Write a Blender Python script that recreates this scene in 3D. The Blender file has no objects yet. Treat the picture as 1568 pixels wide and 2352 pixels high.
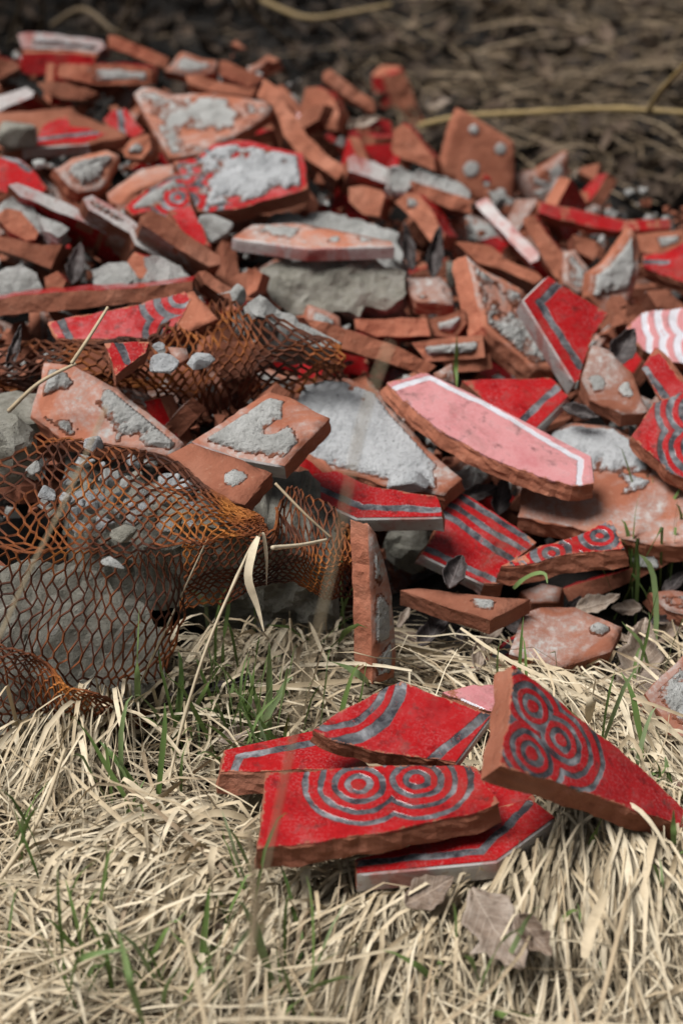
import bpy, bmesh, math, random
import numpy as np
from mathutils import Vector, Matrix, noise
from mathutils.geometry import delaunay_2d_cdt

random.seed(7); RNG = np.random.default_rng(11)
SC = bpy.context.scene
COL = SC.collection

# ------------------------------------------------------------------ camera
CAM_H, PITCH, HALF = 0.77, math.radians(32.0), math.tan(math.radians(15.0))
cam_d = bpy.data.cameras.new("camera"); cam = bpy.data.objects.new("camera", cam_d); COL.objects.link(cam)
cam.location = (0, 0, CAM_H); cam.rotation_euler = (math.pi/2 - PITCH, 0, 0)
cam_d.sensor_fit = 'VERTICAL'; cam_d.sensor_height = 36.0; cam_d.lens = 18.0/HALF
cam_d.clip_start = 0.02; cam_d.clip_end = 400
cam_d.dof.use_dof = True; cam_d.dof.focus_distance = 1.17; cam_d.dof.aperture_fstop = 5.8
SC.camera = cam

# ------------------------------------------------------------------ sky and sun (overcast)
SUN_EL, SUN_AZ = math.radians(64), math.radians(-105)
w = bpy.data.worlds.new("World"); SC.world = w; w.use_nodes = True
wt = w.node_tree; wt.nodes.clear()
sky = wt.nodes.new('ShaderNodeTexSky'); sky.sky_type = 'NISHITA'; sky.sun_disc = False
sky.sun_elevation = SUN_EL; sky.sun_rotation = SUN_AZ; sky.air_density = 1.0; sky.dust_density = 3.0
hs = wt.nodes.new('ShaderNodeHueSaturation'); hs.inputs['Saturation'].default_value = 0.22
bg = wt.nodes.new('ShaderNodeBackground'); bg.inputs['Strength'].default_value = 0.05
wo = wt.nodes.new('ShaderNodeOutputWorld')
wt.links.new(sky.outputs[0], hs.inputs['Color']); wt.links.new(hs.outputs[0], bg.inputs[0]); wt.links.new(bg.outputs[0], wo.inputs[0])
sun_d = bpy.data.lights.new("sun", 'SUN'); sun_d.energy = 5.0; sun_d.angle = math.radians(28); sun_d.color = (1, .985, .96)
sun = bpy.data.objects.new("sun", sun_d); COL.objects.link(sun)
sdir = Vector((math.sin(SUN_AZ)*math.cos(SUN_EL), math.cos(SUN_AZ)*math.cos(SUN_EL), math.sin(SUN_EL)))
sun.rotation_euler = sdir.to_track_quat('Z', 'Y').to_euler(); sun.location = sdir*10
SC.view_settings.view_transform = 'Standard'; SC.view_settings.look = 'None'
SC.view_settings.exposure = -0.22; SC.view_settings.gamma = 1.0; SC.view_settings.use_curve_mapping = False
SC.render.engine = 'CYCLES'; SC.cycles.max_bounces = 6; SC.cycles.diffuse_bounces = 1
SC.cycles.use_denoising = True

# ------------------------------------------------------------------ geometry of the view: photograph pixels (1568 x 2352) to rays
F = Vector((0, math.cos(PITCH), -math.sin(PITCH))); U = Vector((0, math.sin(PITCH), math.cos(PITCH))); R = Vector((1, 0, 0))
C0 = Vector((0, 0, CAM_H))
def ray(px, py): return F + R*((px-784)/1176*HALF) - U*((py-1176)/1176*HALF)
def sstep(a, b, x):
    t = min(1, max(0, (x-a)/(b-a))); return t*t*(3-2*t)
def heap(x, y):
    """height of the surface of the rubble heap above the meadow"""
    left = sstep(.12, -.12, x)
    yf = 1.05 - .09*left
    hm = .09 + .05*left
    rise = .25*(1-left) + .10*left
    front = sstep(yf, yf+rise, y)
    hm += .02*sstep(1.3, 1.9, y)*left
    yb = 1.87 - .5*x
    return hm*front*(1-sstep(yb-.02, yb+.16, y))
def meadow(x, y):
    return .010*noise.noise((x*4, y*4, 1.3)) + .05*sstep(2.1, 3.5, y)*noise.noise((x*1.1, y*1.1, 7.7))
def surf(x, y): return heap(x, y) + meadow(x, y)
def hit(px, py, fn=surf, off=0.0):
    d = ray(px, py); t = .5
    while t < 8:
        P = C0 + d*t
        if P.z <= fn(P.x, P.y)+off:
            lo, hi = t-.02, t
            for _ in range(14):
                m = (lo+hi)/2; P = C0+d*m
                if P.z <= fn(P.x, P.y)+off: hi = m
                else: lo = m
            return C0+d*hi
        t += .02
    return C0+d*8
def atz(px, py, z):
    d = ray(px, py); return C0 + d*((z-CAM_H)/d.z)

# ------------------------------------------------------------------ object helpers
def tag(o, label=None, cat=None, group=None, kind=None):
    if label: o['label'] = label
    if cat: o['category'] = cat
    if group: o['group'] = group
    if kind: o['kind'] = kind
    return o
def mesh_obj(name, verts, faces, mats, parent=None, M=None, smooth=False, mi=None):
    me = bpy.data.meshes.new(name); me.from_pydata([tuple(v) for v in verts], [], faces)
    for m in mats: me.materials.append(m)
    if mi is not None: me.polygons.foreach_set('material_index', np.array(mi, dtype=np.int32))
    if smooth: me.polygons.foreach_set('use_smooth', np.ones(len(me.polygons), dtype=bool))
    me.update()
    o = bpy.data.objects.new(name, me); COL.objects.link(o)
    if parent: o.parent = parent
    elif M is not None: o.matrix_world = M
    return o
def fbm(p, s=1.0, o=3):
    v = 0; a = 1; t = 0
    for _ in range(o):
        v += a*noise.noise((p[0]*s, p[1]*s, p[2]*s)); t += a; a *= .5; s *= 2.03
    return v/t

# ------------------------------------------------------------------ materials
class NT:
    def __init__(s, name):
        s.m = bpy.data.materials.new(name); s.m.use_nodes = True; s.t = s.m.node_tree
        s.b = s.t.nodes['Principled BSDF']; s.tc = s.n('ShaderNodeTexCoord')
        oi = s.n('ShaderNodeObjectInfo'); s.oi = oi
        sc = s.n('ShaderNodeMath', operation='MULTIPLY', i={1: 37.0}); s.l(oi.outputs['Random'], sc.inputs[0])
        ad = s.n('ShaderNodeVectorMath', operation='ADD'); s.l(s.tc.outputs['Object'], ad.inputs[0]); s.l(sc.outputs[0], ad.inputs[1])
        s.p = ad.outputs[0]
    def n(s, typ, i=None, **k):
        nd = s.t.nodes.new(typ)
        for a, v in k.items(): setattr(nd, a, v)
        for a, v in (i or {}).items(): nd.inputs[a].default_value = v
        return nd
    def l(s, a, b): s.t.links.new(a, b)
    def noise(s, scale, detail=4, rough=.55, dist=0, vec=None):
        nd = s.n('ShaderNodeTexNoise', i={'Scale': scale, 'Detail': detail, 'Roughness': rough, 'Distortion': dist}); s.l(vec or s.p, nd.inputs['Vector']); return nd.outputs['Fac']
    def ramp(s, fac, stops, interp='LINEAR'):
        r = s.n('ShaderNodeValToRGB'); r.color_ramp.interpolation = interp; e = r.color_ramp.elements
        while len(e) < len(stops): e.new(.5)
        for k, (p, c) in enumerate(stops):
            e[k].position = p; e[k].color = (*c, 1) if isinstance(c, tuple) else (c, c, c, 1)
        s.l(fac, r.inputs[0]); return r.outputs[0]
    def mix(s, f, a, b):
        m = s.n('ShaderNodeMix', data_type='RGBA')
        if isinstance(f, (int, float)): m.inputs[0].default_value = f
        else: s.l(f, m.inputs[0])
        for v, ix in ((a, 6), (b, 7)):
            if isinstance(v, tuple): m.inputs[ix].default_value = (*v, 1)
            else: s.l(v, m.inputs[ix])
        return m.outputs[2]
    def math(s, op, a, b=None, clamp=False):
        m = s.n('ShaderNodeMath', operation=op, use_clamp=clamp)
        for v, ix in ((a, 0), (b, 1)):
            if v is None: continue
            if isinstance(v, (int, float)): m.inputs[ix].default_value = v
            else: s.l(v, m.inputs[ix])
        return m.outputs[0]
    def vm(s, op, a, b=None):
        m = s.n('ShaderNodeVectorMath', operation=op)
        for v, ix in ((a, 0), (b, 1)):
            if v is None: continue
            if isinstance(v, tuple): m.inputs[ix].default_value = v
            else: s.l(v, m.inputs[ix])
        return m
    def bump(s, h, strength, dist, prev=None):
        b = s.n('ShaderNodeBump', i={'Strength': strength, 'Distance': dist}); s.l(h, b.inputs['Height'])
        if prev is not None: s.l(prev, b.inputs['Normal'])
        return b.outputs[0]
    def done(s, col=None, rough=None, nrm=None, **k):
        if col is not None: (s.l(col, s.b.inputs['Base Color']) if not isinstance(col, tuple) else setattr(s.b.inputs['Base Color'], 'default_value', (*col, 1)))
        if rough is not None:
            if isinstance(rough, (int, float)): s.b.inputs['Roughness'].default_value = rough
            else: s.l(rough, s.b.inputs['Roughness'])
        if nrm is not None: s.l(nrm, s.b.inputs['Normal'])
        for a, v in k.items(): s.b.inputs[a].default_value = v
        return s.m

def terra_col(t):
    a = t.noise(22, 5); b = t.noise(260, 3, .7)
    c = t.ramp(a, [(.3, (.26, .088, .050)), (.55, (.38, .142, .085)), (.75, (.455, .20, .130))])
    c2 = t.mix(t.ramp(b, [(.58, 0.0), (.72, .35)]), c, (.55, .30, .20))
    hv = t.n('ShaderNodeHueSaturation'); t.l(c2, hv.inputs['Color'])
    v = t.math('ADD', t.math('MULTIPLY', t.oi.outputs['Random'], .55), .68); t.l(v, hv.inputs['Value'])
    return hv.outputs[0]
def m_terra():
    t = NT('terracotta_broken'); c = terra_col(t)
    n1 = t.bump(t.noise(90, 6, .65), .55, .004); n2 = t.bump(t.noise(600, 3, .7), .35, .001, n1)
    return t.done(c, .9, n2, **{'Specular IOR Level': .2})
def m_back():
    t = NT('tile_back'); c = terra_col(t)
    f = t.noise(16, 6, .62, 1.2); s = t.ramp(f, [(.42, 0.0), (.52, .55), (.60, .95)])
    g = t.ramp(t.noise(120, 4), [(.3, (.33, .32, .30)), (.7, (.54, .53, .51))])
    fine = t.ramp(t.noise(210, 4, .7), [(.45, .4), (.62, 1.0)])
    c = t.mix(t.math('MULTIPLY', s, fine), c, g)
    n1 = t.bump(t.noise(160, 5, .65), .4, .0025); n2 = t.bump(s, .35, .0012, n1)
    return t.done(c, .92, n2, **{'Specular IOR Level': .2})
def m_mortar(name, a, b, c3, film=False, agg=False):
    t = NT(name)
    c = t.ramp(t.noise(60, 6, .65), [(.28, a), (.5, b), (.72, c3)])
    sp = t.ramp(t.noise(420, 2, .6), [(.62, 0.0), (.72, .7)])
    c = t.mix(sp, c, (.10, .095, .085))
    if agg:      # gravel set in the concrete
        vo = t.n('ShaderNodeTexVoronoi', i={'Scale': 85.0, 'Randomness': 1.0}); t.l(t.p, vo.inputs['Vector'])
        sepc = t.n('ShaderNodeSeparateColor'); t.l(vo.outputs['Color'], sepc.inputs[0])
        st = t.math('MULTIPLY', t.math('MULTIPLY', t.math('SUBTRACT', .36, vo.outputs['Distance']), 9.0, clamp=True), t.math('GREATER_THAN', sepc.outputs[0], .62))
        c = t.mix(t.math('MULTIPLY', st, .7), c, t.ramp(sepc.outputs[1], [(0, (.16, .14, .12)), (.5, (.40, .37, .31)), (1, (.58, .56, .52))]))
    if film:     # where the bed thins out the clay shows through
        at = t.n('ShaderNodeAttribute', attribute_name='bed'); k = t.math('ADD', at.outputs['Fac'], t.math('MULTIPLY', t.math('SUBTRACT', t.noise(200, 6, .78), .5), .95))
        c = t.mix(t.math('MULTIPLY', t.math('SUBTRACT', .20, k), 7.0, clamp=True), c, terra_col(t))
    n1 = t.bump(t.noise(110, 8, .75), 1.0, .007); n2 = t.bump(t.noise(700, 3, .7), .5, .0015, n1)
    return t.done(c, .95, n2, **{'Specular IOR Level': .15})
def m_edge():
    """pale slip that ran down the moulded edges of the tiles"""
    t = NT('tile_moulded_edge')
    f = t.noise(28, 6, .6, .6)
    c = t.ramp(f, [(.30, (.26, .045, .04)), (.40, (.42, .20, .18)), (.48, (.43, .37, .36)), (.62, (.50, .48, .46)), (.78, (.30, .27, .25))])
    s = t.ramp(t.noise(240, 3), [(.6, 0.0), (.7, .5)])
    c = t.mix(s, c, (.28, .10, .06))
    return t.done(c, .5, t.bump(t.noise(200, 5), .4, .0015))
def m_rust():
    t = NT('rusted_wire')
    tc = t.tc.outputs['Object']
    c = t.ramp(t.noise(22, 6, .65, vec=tc), [(.34, (.045, .014, .007)), (.46, (.10, .028, .010)), (.57, (.22, .060, .012)), (.70, (.44, .155, .026))])
    return t.done(c, .85, t.bump(t.noise(900, 3), .6, .0008))
def m_soil():
    t = NT('dark_soil'); tc = t.tc.outputs['Object']
    c = t.ramp(t.noise(9, 8, .65, vec=tc), [(.3, (.004, .003, .002)), (.55, (.010, .0065, .004)), (.75, (.024, .016, .010))])
    return t.done(c, 1.0, t.bump(t.noise(60, 8, .7, vec=tc), 1.0, .02))
def m_attr(name, stops, rough=.75, trans=0.0):
    t = NT(name); a = t.n('ShaderNodeAttribute', attribute_name='tone')
    c = t.ramp(a.outputs['Fac'], stops)
    c = t.mix(t.ramp(t.noise(140, 4, .6, vec=t.tc.outputs['Object']), [(.48, 0.0), (.75, .4)]), c, (.16, .115, .07))
    t.done(c, rough, **{'Specular IOR Level': .3})
    if trans:
        tr = t.n('ShaderNodeBsdfTranslucent'); t.l(c, tr.inputs[0]); mx = t.n('ShaderNodeMixShader', i={0: trans})
        out = t.t.nodes['Material Output']; t.l(t.b.outputs[0], mx.inputs[1]); t.l(tr.outputs[0], mx.inputs[2]); t.l(mx.outputs[0], out.inputs[0])
    return t.m
def m_leaf(name, a, b, c3):
    t = NT(name); c = t.ramp(t.noise(45, 6, .65), [(.3, a), (.5, b), (.72, c3)])
    vein = t.ramp(t.noise(300, 3), [(.55, 0.0), (.7, .4)]); c = t.mix(vein, c, tuple(x*.35 for x in a))
    sp = t.n('ShaderNodeSeparateXYZ'); t.l(t.tc.outputs['Object'], sp.inputs[0]); ay = t.math('ABSOLUTE', sp.outputs[1])
    sv = t.math('SINE', t.math('MULTIPLY', t.math('SUBTRACT', sp.outputs[0], t.math('MULTIPLY', ay, .9)), 1100.0))
    vn = t.math('MAXIMUM', t.math('MULTIPLY', t.math('SUBTRACT', sv, .86), 6.0, clamp=True), t.math('MULTIPLY', t.math('SUBTRACT', .0007, ay), 2500.0, clamp=True))
    c = t.mix(t.math('MULTIPLY', vn, .45), c, tuple(min(1, x*1.35) for x in c3))
    return t.done(c, .6, t.bump(vn, .4, .0008, t.bump(t.noise(180, 4), .6, .002)))
def m_glaze(name, base=None, rings=(), segs=(), line=((.036, .034, .040), (.33, .33, .345)), width=.0023, frost=.16):
    """glazed tile face. rings: (centres, bands) with distances from the nearest centre; segs: painted border lines. All in tile coordinates."""
    t = NT(name)
    base = base or ((.25, .004, .006), (.39, .010, .012), (.52, .11, .105))
    c = t.ramp(t.noise(55, 6, .7), [(.30, base[0]), (.50, base[1]), (.56, base[1]), (.72, base[2])])
    sp = t.math('MULTIPLY', t.ramp(t.noise(620, 3, .6), [(.48, 0.0), (.68, frost)]), t.ramp(t.noise(38, 4, .6), [(.40, .1), (.66, 1.6)])); c = t.mix(sp, c, tuple(min(1, x*.6+.28) for x in base[2]))
    dk = t.ramp(t.noise(110, 5, .65), [(.54, 0.0), (.70, .75)]); c = t.mix(dk, c, tuple(x*.32 for x in base[0]))
    rough = t.ramp(t.noise(60, 6, .65), [(.38, .10), (.66, .42)])
    wob = t.n('ShaderNodeTexNoise', i={'Scale': 75.0, 'Detail': 5.0}); t.l(t.tc.outputs['Object'], wob.inputs['Vector'])
    wv = t.vm('MULTIPLY', t.vm('SUBTRACT', wob.outputs['Color'], (.5, .5, .5)).outputs[0], (.0044, .0044, 0)).outputs[0]
    P = t.vm('MULTIPLY', t.vm('ADD', t.tc.outputs['Object'], wv).outputs[0], (1, 1, 0)).outputs[0]
    mask = None
    def add(mk):
        nonlocal mask
        mask = mk if mask is None else t.math('MAXIMUM', mask, mk)
    for centres, bands in rings:
        d = None
        for (cx, cy) in centres:
            L = t.vm('LENGTH', t.vm('SUBTRACT', P, (cx, cy, 0)).outputs[0]).outputs['Value']
            d = L if d is None else t.math('MINIMUM', d, L)
        for (a, b) in bands:
            mid, hw = (a+b)/2, (b-a)/2
            q = t.math('ABSOLUTE', t.math('SUBTRACT', d, mid)); q = t.math('ADD', q, t.math('MULTIPLY', t.math('SUBTRACT', wob.outputs['Fac'], .5), .0022))
            add(t.math('MULTIPLY', t.math('SUBTRACT', hw+.0003, q), 1/.0006, clamp=True))
    for (a, b) in segs:
        ba = Vector((b[0]-a[0], b[1]-a[1], 0)); L2 = ba.length_squared
        pa = t.vm('SUBTRACT', P, (a[0], a[1], 0)).outputs[0]
        h = t.math('DIVIDE', t.vm('DOT_PRODUCT', pa, tuple(ba)).outputs['Value'], L2, clamp=True)
        s = t.n('ShaderNodeVectorMath', operation='SCALE', i={0: tuple(ba)}); t.l(h, s.inputs['Scale'])
        d = t.vm('LENGTH', t.vm('SUBTRACT', pa, s.outputs[0]).outputs[0]).outputs['Value']
        add(t.math('MULTIPLY', t.math('SUBTRACT', width+.0003, d), 1/.0006, clamp=True))
    nrm = t.bump(t.noise(170, 4), .12, .0012)
    if mask is not None:
        g = t.ramp(t.noise(75, 5, .65, .5), [(.40, line[0]), (.54, tuple(x*.68+y*.32 for x, y in zip(*line))), (.70, line[1])])
        mask = t.math('MULTIPLY', mask, t.ramp(t.noise(150, 6, .7), [(.28, .15), (.40, 1.0)]))
        c = t.mix(mask, c, g); nrm = t.bump(t.math('SUBTRACT', 1.0, mask), .5, .0009, nrm)
    dirt = t.ramp(t.noise(26, 7, .7, .8), [(.52, 0.0), (.74, .55)]); c = t.mix(dirt, c, (.13, .085, .06)); rough = t.math('MAXIMUM', rough, dirt)
    ed = t.n('ShaderNodeAttribute', attribute_name='rim')      # distance from the broken rim: the glaze is chipped off there
    chip = t.math('ADD', ed.outputs['Fac'], t.math('MULTIPLY', t.math('SUBTRACT', t.noise(240, 5, .75), .5), .010))
    chip = t.math('MULTIPLY', t.math('SUBTRACT', .0006, chip), 1/.0005, clamp=True)
    c = t.mix(chip, c, terra_col(t))
    rr = t.math('MAXIMUM', rough, chip)
    return t.done(c, rr, nrm, **{'Specular IOR Level': .34})

MT = dict(terra=m_terra(), back=m_back(), edge=m_edge(), rust=m_rust(), soil=m_soil(),
    mortar=m_mortar('grey_mortar', (.33, .325, .305), (.52, .515, .49), (.68, .675, .65)),
    white=m_mortar('white_mortar', (.38, .39, .40), (.60, .61, .62), (.74, .75, .76)),
    concrete=m_mortar('weathered_concrete', (.20, .19, .155), (.37, .35, .295), (.52, .50, .44), agg=True),
    mortar_r=m_mortar('grey_mortar_bed', (.36, .355, .335), (.56, .555, .53), (.72, .715, .69), film=True), white_r=m_mortar('white_mortar_bed', (.40, .41, .42), (.64, .65, .66), (.78, .79, .80), film=True),
    glaze=m_glaze('red_glaze'), 
    leaf=m_leaf('dead_leaf_brown', (.10, .065, .045), (.20, .14, .10), (.34, .26, .20)),
    leafd=m_leaf('dead_leaf_dark', (.022, .017, .016), (.055, .042, .040), (.13, .105, .10)),
    leafp=m_leaf('dead_leaf_pale', (.15, .105, .075), (.28, .21, .16), (.40, .33, .27)))
PINK_SHEEN = ((.54, .19, .20), (.63, .275, .28), (.70, .40, .40)); SHEEN_LINE = ((.62, .60, .64), (.74, .74, .80))  # sky sheen on red glaze and its grey lines, put into the base colours
STRAW = m_attr('straw', [(0, (.13, .09, .055)), (.25, (.34, .25, .16)), (.6, (.58, .46, .30)), (1, (.78, .67, .49))], .6, .05)
GREEN = m_attr('green_blade', [(0, (.09, .15, .04)), (.5, (.18, .28, .08)), (1, (.32, .40, .22))], .5, .25)
LITTER = m_attr('leaf_litter', [(0, (.010, .007, .005)), (.4, (.040, .026, .018)), (.75, (.125, .085, .060)), (1, (.26, .20, .16))], .8)
TWIG = m_attr('twig_bark', [(0, (.05, .035, .022)), (.5, (.16, .115, .07)), (1, (.42, .30, .12))], .7)
# ------------------------------------------------------------------ ground, one sheet with the heap's core in it
def build_ground():
    xs = np.concatenate([np.linspace(-60, -1.5, 14)[:-1], np.linspace(-1.5, 1.5, 121), np.linspace(1.5, 60, 14)[1:]])
    ys = np.concatenate([np.linspace(-20, .2, 8)[:-1], np.linspace(.2, 4.4, 161), np.linspace(4.4, 90, 16)[1:]])
    V = []; 
    for y in ys:
        for x in xs:
            z = surf(x, y) - (.095*sstep(.02, .08, heap(x, y))) + .006*noise.noise((x*25, y*25, 0))
            V.append((x, y, z-.006-.016*sstep(.02, .0, heap(x, y))*sstep(1.3, 1.1, y)))
    nx = len(xs); Fc = [(j*nx+i, j*nx+i+1, (j+1)*nx+i+1, (j+1)*nx+i) for j in range(len(ys)-1) for i in range(nx-1)]
    o = mesh_obj('ground', V, Fc, [MT['soil']], smooth=True); tag(o, 'dark soil under the rubble heap and the dry grass', kind='structure')
build_ground()

# ------------------------------------------------------------------ broken tiles
def plane_n(p, r): return (Matrix.Rotation(math.radians(p), 3, 'X') @ Matrix.Rotation(math.radians(-r), 3, 'Y') @ Vector((0, 0, 1))).normalized()
FOOT = []
def seg_dist(P, poly, use=None):
    """distance of points P (n,2) from the polygon's edges"""
    best = np.full(len(P), 9.0)
    for i in range(len(poly)):
        if use is not None and i not in use: continue
        a = np.array(poly[i]); b = np.array(poly[(i+1) % len(poly)]); ba = b-a
        h = np.clip(((P-a) @ ba)/max(1e-12, ba @ ba), 0, 1); best = np.minimum(best, np.linalg.norm(P-a-h[:, None]*ba, axis=1))
    return best
def inside(P, poly):
    c = np.zeros(len(P), bool); n = len(poly)
    for i in range(n):
        x1, y1 = poly[i]; x2, y2 = poly[(i+1) % n]
        if y1 == y2: continue
        c ^= ((y1 > P[:, 1]) != (y2 > P[:, 1])) & (P[:, 0] < (x2-x1)*(P[:, 1]-y1)/(y2-y1)+x1)
    return c
def frame(A, n):
    ex = R - n*R.dot(n)
    if ex.length < .15: ex = U - n*U.dot(n)
    ex.normalize(); ey = n.cross(ex)
    return Matrix((( ex.x, ey.x, n.x, A.x), (ex.y, ey.y, n.y, A.y), (ex.z, ey.z, n.z, A.z), (0, 0, 0, 1)))

def slab(name, M, poly, thk, top, side, bottom, fac=(), facm='edge', rough=1.0, topamp=.0004, step=.0045, seed=0.0, slant=.0, grid=.006, sidefn=None):
    """one broken plate: outline poly in the plate's own plane, moulded edges fac stay straight, all others are fractured"""
    B = []; isf = []
    n = len(poly)
    for i in range(n):
        a = Vector(poly[i]); b = Vector(poly[(i+1) % n]); L = (b-a).length; k = max(1, int(L/step)); nr = Vector((b.y-a.y, a.x-b.x))/max(L, 1e-9)
        for j in range(k):
            t = j/k; p = a.lerp(b, t)
            if i not in fac:
                env = min(1, 5*min(t, 1-t)) if k > 3 else .3
                q = (p.x, p.y, seed)
                p = p + nr*rough*env*(.0017*noise.noise((q[0]*55, q[1]*55, seed)) + .0009*noise.noise((q[0]*190, q[1]*190, seed+5)))
            B.append(p); isf.append(i in fac)
    nb = len(B)
    area = sum(B[i].x*B[(i+1) % nb].y - B[(i+1) % nb].x*B[i].y for i in range(nb))
    if area < 0: B.reverse(); isf.reverse(); isf = isf[1:]+isf[:1]
    nrm = []
    for i in range(nb):
        d = B[(i+1) % nb]-B[i-1]; q = Vector((d.y, -d.x)); nrm.append(q.normalized() if q.length > 0 else Vector((0, 0)))
    lo = np.array([min(p.x for p in B), min(p.y for p in B)]); hi = np.array([max(p.x for p in B), max(p.y for p in B)])
    gx = np.arange(lo[0], hi[0], grid); gy = np.arange(lo[1], hi[1], grid)
    G = np.array([(x+grid*.3*random.uniform(-1, 1), y+grid*.3*random.uniform(-1, 1)) for y in gy for x in gx]) if len(gx)*len(gy) else np.zeros((0, 2))
    bl = [tuple(p) for p in B]
    if len(G):
        G = G[inside(G, bl)]
        if len(G): G = G[seg_dist(G, bl) > grid*.45]
    pts = [Vector(p) for p in bl] + [Vector(p) for p in G]
    ov, oe, of, *_ = delaunay_2d_cdt(pts, [], [list(range(nb))], 1, 1e-7)
    top_ok = len(ov) == len(pts)
    if not top_ok:
        ov = pts[:nb]; of = [list(range(nb))]
    V = []
    for k, p in enumerate(ov):
        z = topamp*(noise.noise((p.x*70, p.y*70, seed+9))*1.4 + .6*noise.noise((p.x*220, p.y*220, seed+2)))
        V.append((p.x, p.y, z))
    Fc = [tuple(f) for f in of]; mi = [0]*len(Fc); nt = len(Fc)
    rims = [i for i in range(nb)]
    levels = [.07, .28, .52, .78, 1.0]
    prev = rims
    for li, lv in enumerate(levels):
        cur = []
        for i in range(nb):
            p = B[i]
            if isf[i] and isf[i-1]: off = .0011 if li == 0 else .0014 - .001*lv
            else:
                q = (p.x*85, p.y*85, lv*thk*230+seed); off = rough*(.0013*noise.noise(q) + .0010*noise.noise((q[0]*3, q[1]*3, q[2]*3))) + slant*thk*lv
            p2 = p + nrm[i]*off; cur.append(len(V)); V.append((p2.x, p2.y, -thk*lv))
        for i in range(nb):
            j = (i+1) % nb; Fc.append((prev[i], cur[i], cur[j], prev[j])); mi.append(2 if isf[i] else 1)
        prev = cur
    Fc.append(tuple(reversed(prev))); mi.append(3)
    if sidefn:
        for k in range(nt, len(Fc)-1):
            if mi[k] == 1:
                f = Fc[k]; a, b, c, d = [Vector(V[x]) for x in f]; nn = (M.to_3x3() @ ((c-a).cross(d-b))).normalized()
                if nn.z > .5: mi[k] = 3
                elif nn.z < -.5: mi[k] = 4
    o = bpy.data.objects.new(name, None); COL.objects.link(o); o.empty_display_size = .02; o.matrix_world = M
    slots = (top, side, facm, bottom, 'glaze' if bottom == 'back' else 'back'); groups = {}
    for k, f in enumerate(Fc):
        m = slots[mi[k]]; pn = 'moulded_edge' if m == 'edge' else 'glaze' if m == 'glaze' else 'clay_body' if m in ('terra', 'back') else 'rough_core'
        groups.setdefault(pn, []).append((k, f, m))
    for pn, fl in groups.items():
        ids = sorted({i for _, f, _ in fl for i in f}); mp = {i: q for q, i in enumerate(ids)}; ms = sorted({m for _, _, m in fl})
        c = mesh_obj(pn, [V[i] for i in ids], [tuple(mp[i] for i in f) for _, f, _ in fl], [MT[m] for m in ms], parent=o, mi=[ms.index(m) for _, _, m in fl])
        c.data.polygons.foreach_set('use_smooth', np.array([k < nt and topamp < .0008 for k, _, _ in fl], dtype=bool))
        if len(groups) == 1:      # one material, one piece: the mesh itself is the thing
            c.parent = None; c.matrix_world = M; bpy.data.objects.remove(o); c.name = name; o = c
        if pn == 'glaze':
            at = c.data.attributes.new('rim', 'FLOAT', 'POINT'); at.data.foreach_set('value', np.full(len(ids), .03, dtype=np.float32))
    return o, bl, ov, Fc[:nt]

def add_glaze(o, bl, ov, tf, mat, fac_poly=None, fac=()):
    V = [(p.x, p.y, .0006) for p in ov]; nb = len(bl); f = [tuple(x) for x in tf]
    sk = []
    for i in range(nb): sk.append(len(V)); V.append((ov[i].x*1.0, ov[i].y*1.0, -.0009))
    for i in range(nb): f.append((i, sk[i], sk[(i+1) % nb], (i+1) % nb))
    g = mesh_obj('glaze', V, f, [mat], parent=o)
    P = np.array([(v[0], v[1]) for v in V]); use = [i for i in range(len(fac_poly)) if i not in fac]
    d = seg_dist(P, fac_poly, use) if use else np.full(len(P), .05)
    at = g.data.attributes.new('rim', 'FLOAT', 'POINT'); at.data.foreach_set('value', np.minimum(d, .03).astype(np.float32))
    return g
def add_mortar(o, poly, spec, seed, dots=False):
    """crust of mortar left on a face: raised, uneven, thinning out to nothing"""
    cov, patches, th, mat, freq = spec; th = th*.62
    P2 = np.array(poly); lo = P2.min(0); hi = P2.max(0); st = max(.0022, (hi-lo).max()/70)
    gx = np.arange(lo[0]+.0005, hi[0], st); gy = np.arange(lo[1]+.0005, hi[1], st)
    nx = len(gx); G = np.array([(x, y) for y in gy for x in gx]); ins = inside(G, poly); d = seg_dist(G, poly)
    m = np.empty(len(G)); f2 = np.empty(len(G))
    for k, (x, y) in enumerate(G):
        v = fbm((x, y, seed), freq, 4) + .38*fbm((x, y, seed+20), freq*4.2, 3)
        if patches:
            b = -9
            for (cx, cy, r) in patches: b = max(b, 1-math.hypot(x-cx, y-cy)/r)
            v = b*(1.0 if dots else .8) + (.12 if dots else 1.4)*v + (0 if dots else .13)
        else: v = v + cov + .12
        m[k] = v; f2[k] = fbm((x, y, seed+3), 160, 3)
    m = np.minimum(m, np.where(ins, (d-1.9*st)/.005, -1)); on = m > 0
    if not on.any(): return
    st2 = np.clip((m-.22-.1*f2)*14, 0, 1)*.55 + np.clip((m-.45+.1*f2)*12, 0, 1)*.4       # layered bed with broken steps
    z = np.where(on, .0006 + th*np.minimum(1, m*4)*(.55+.28*f2) + th*st2, -.0012)
    Fc = []; used = {}; V = []; bed = []
    def vi(k):
        if k not in used: used[k] = len(V); V.append((G[k][0], G[k][1], z[k])); bed.append(m[k])
        return used[k]
    for j in range(len(gy)-1):
        for i in range(nx-1):
            q = (j*nx+i, j*nx+i+1, (j+1)*nx+i+1, (j+1)*nx+i)
            if any(on[k] for k in q) and all(ins[k] for k in q): Fc.append(tuple(vi(k) for k in q))
    if Fc:
        c = mesh_obj('mortar_residue', V, Fc, [MT[mat+'_r']], parent=o); tag(c, kind='stuff'); at = c.data.attributes.new('bed', 'FLOAT', 'POINT'); at.data.foreach_set('value', np.array(bed, dtype=np.float32))

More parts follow.
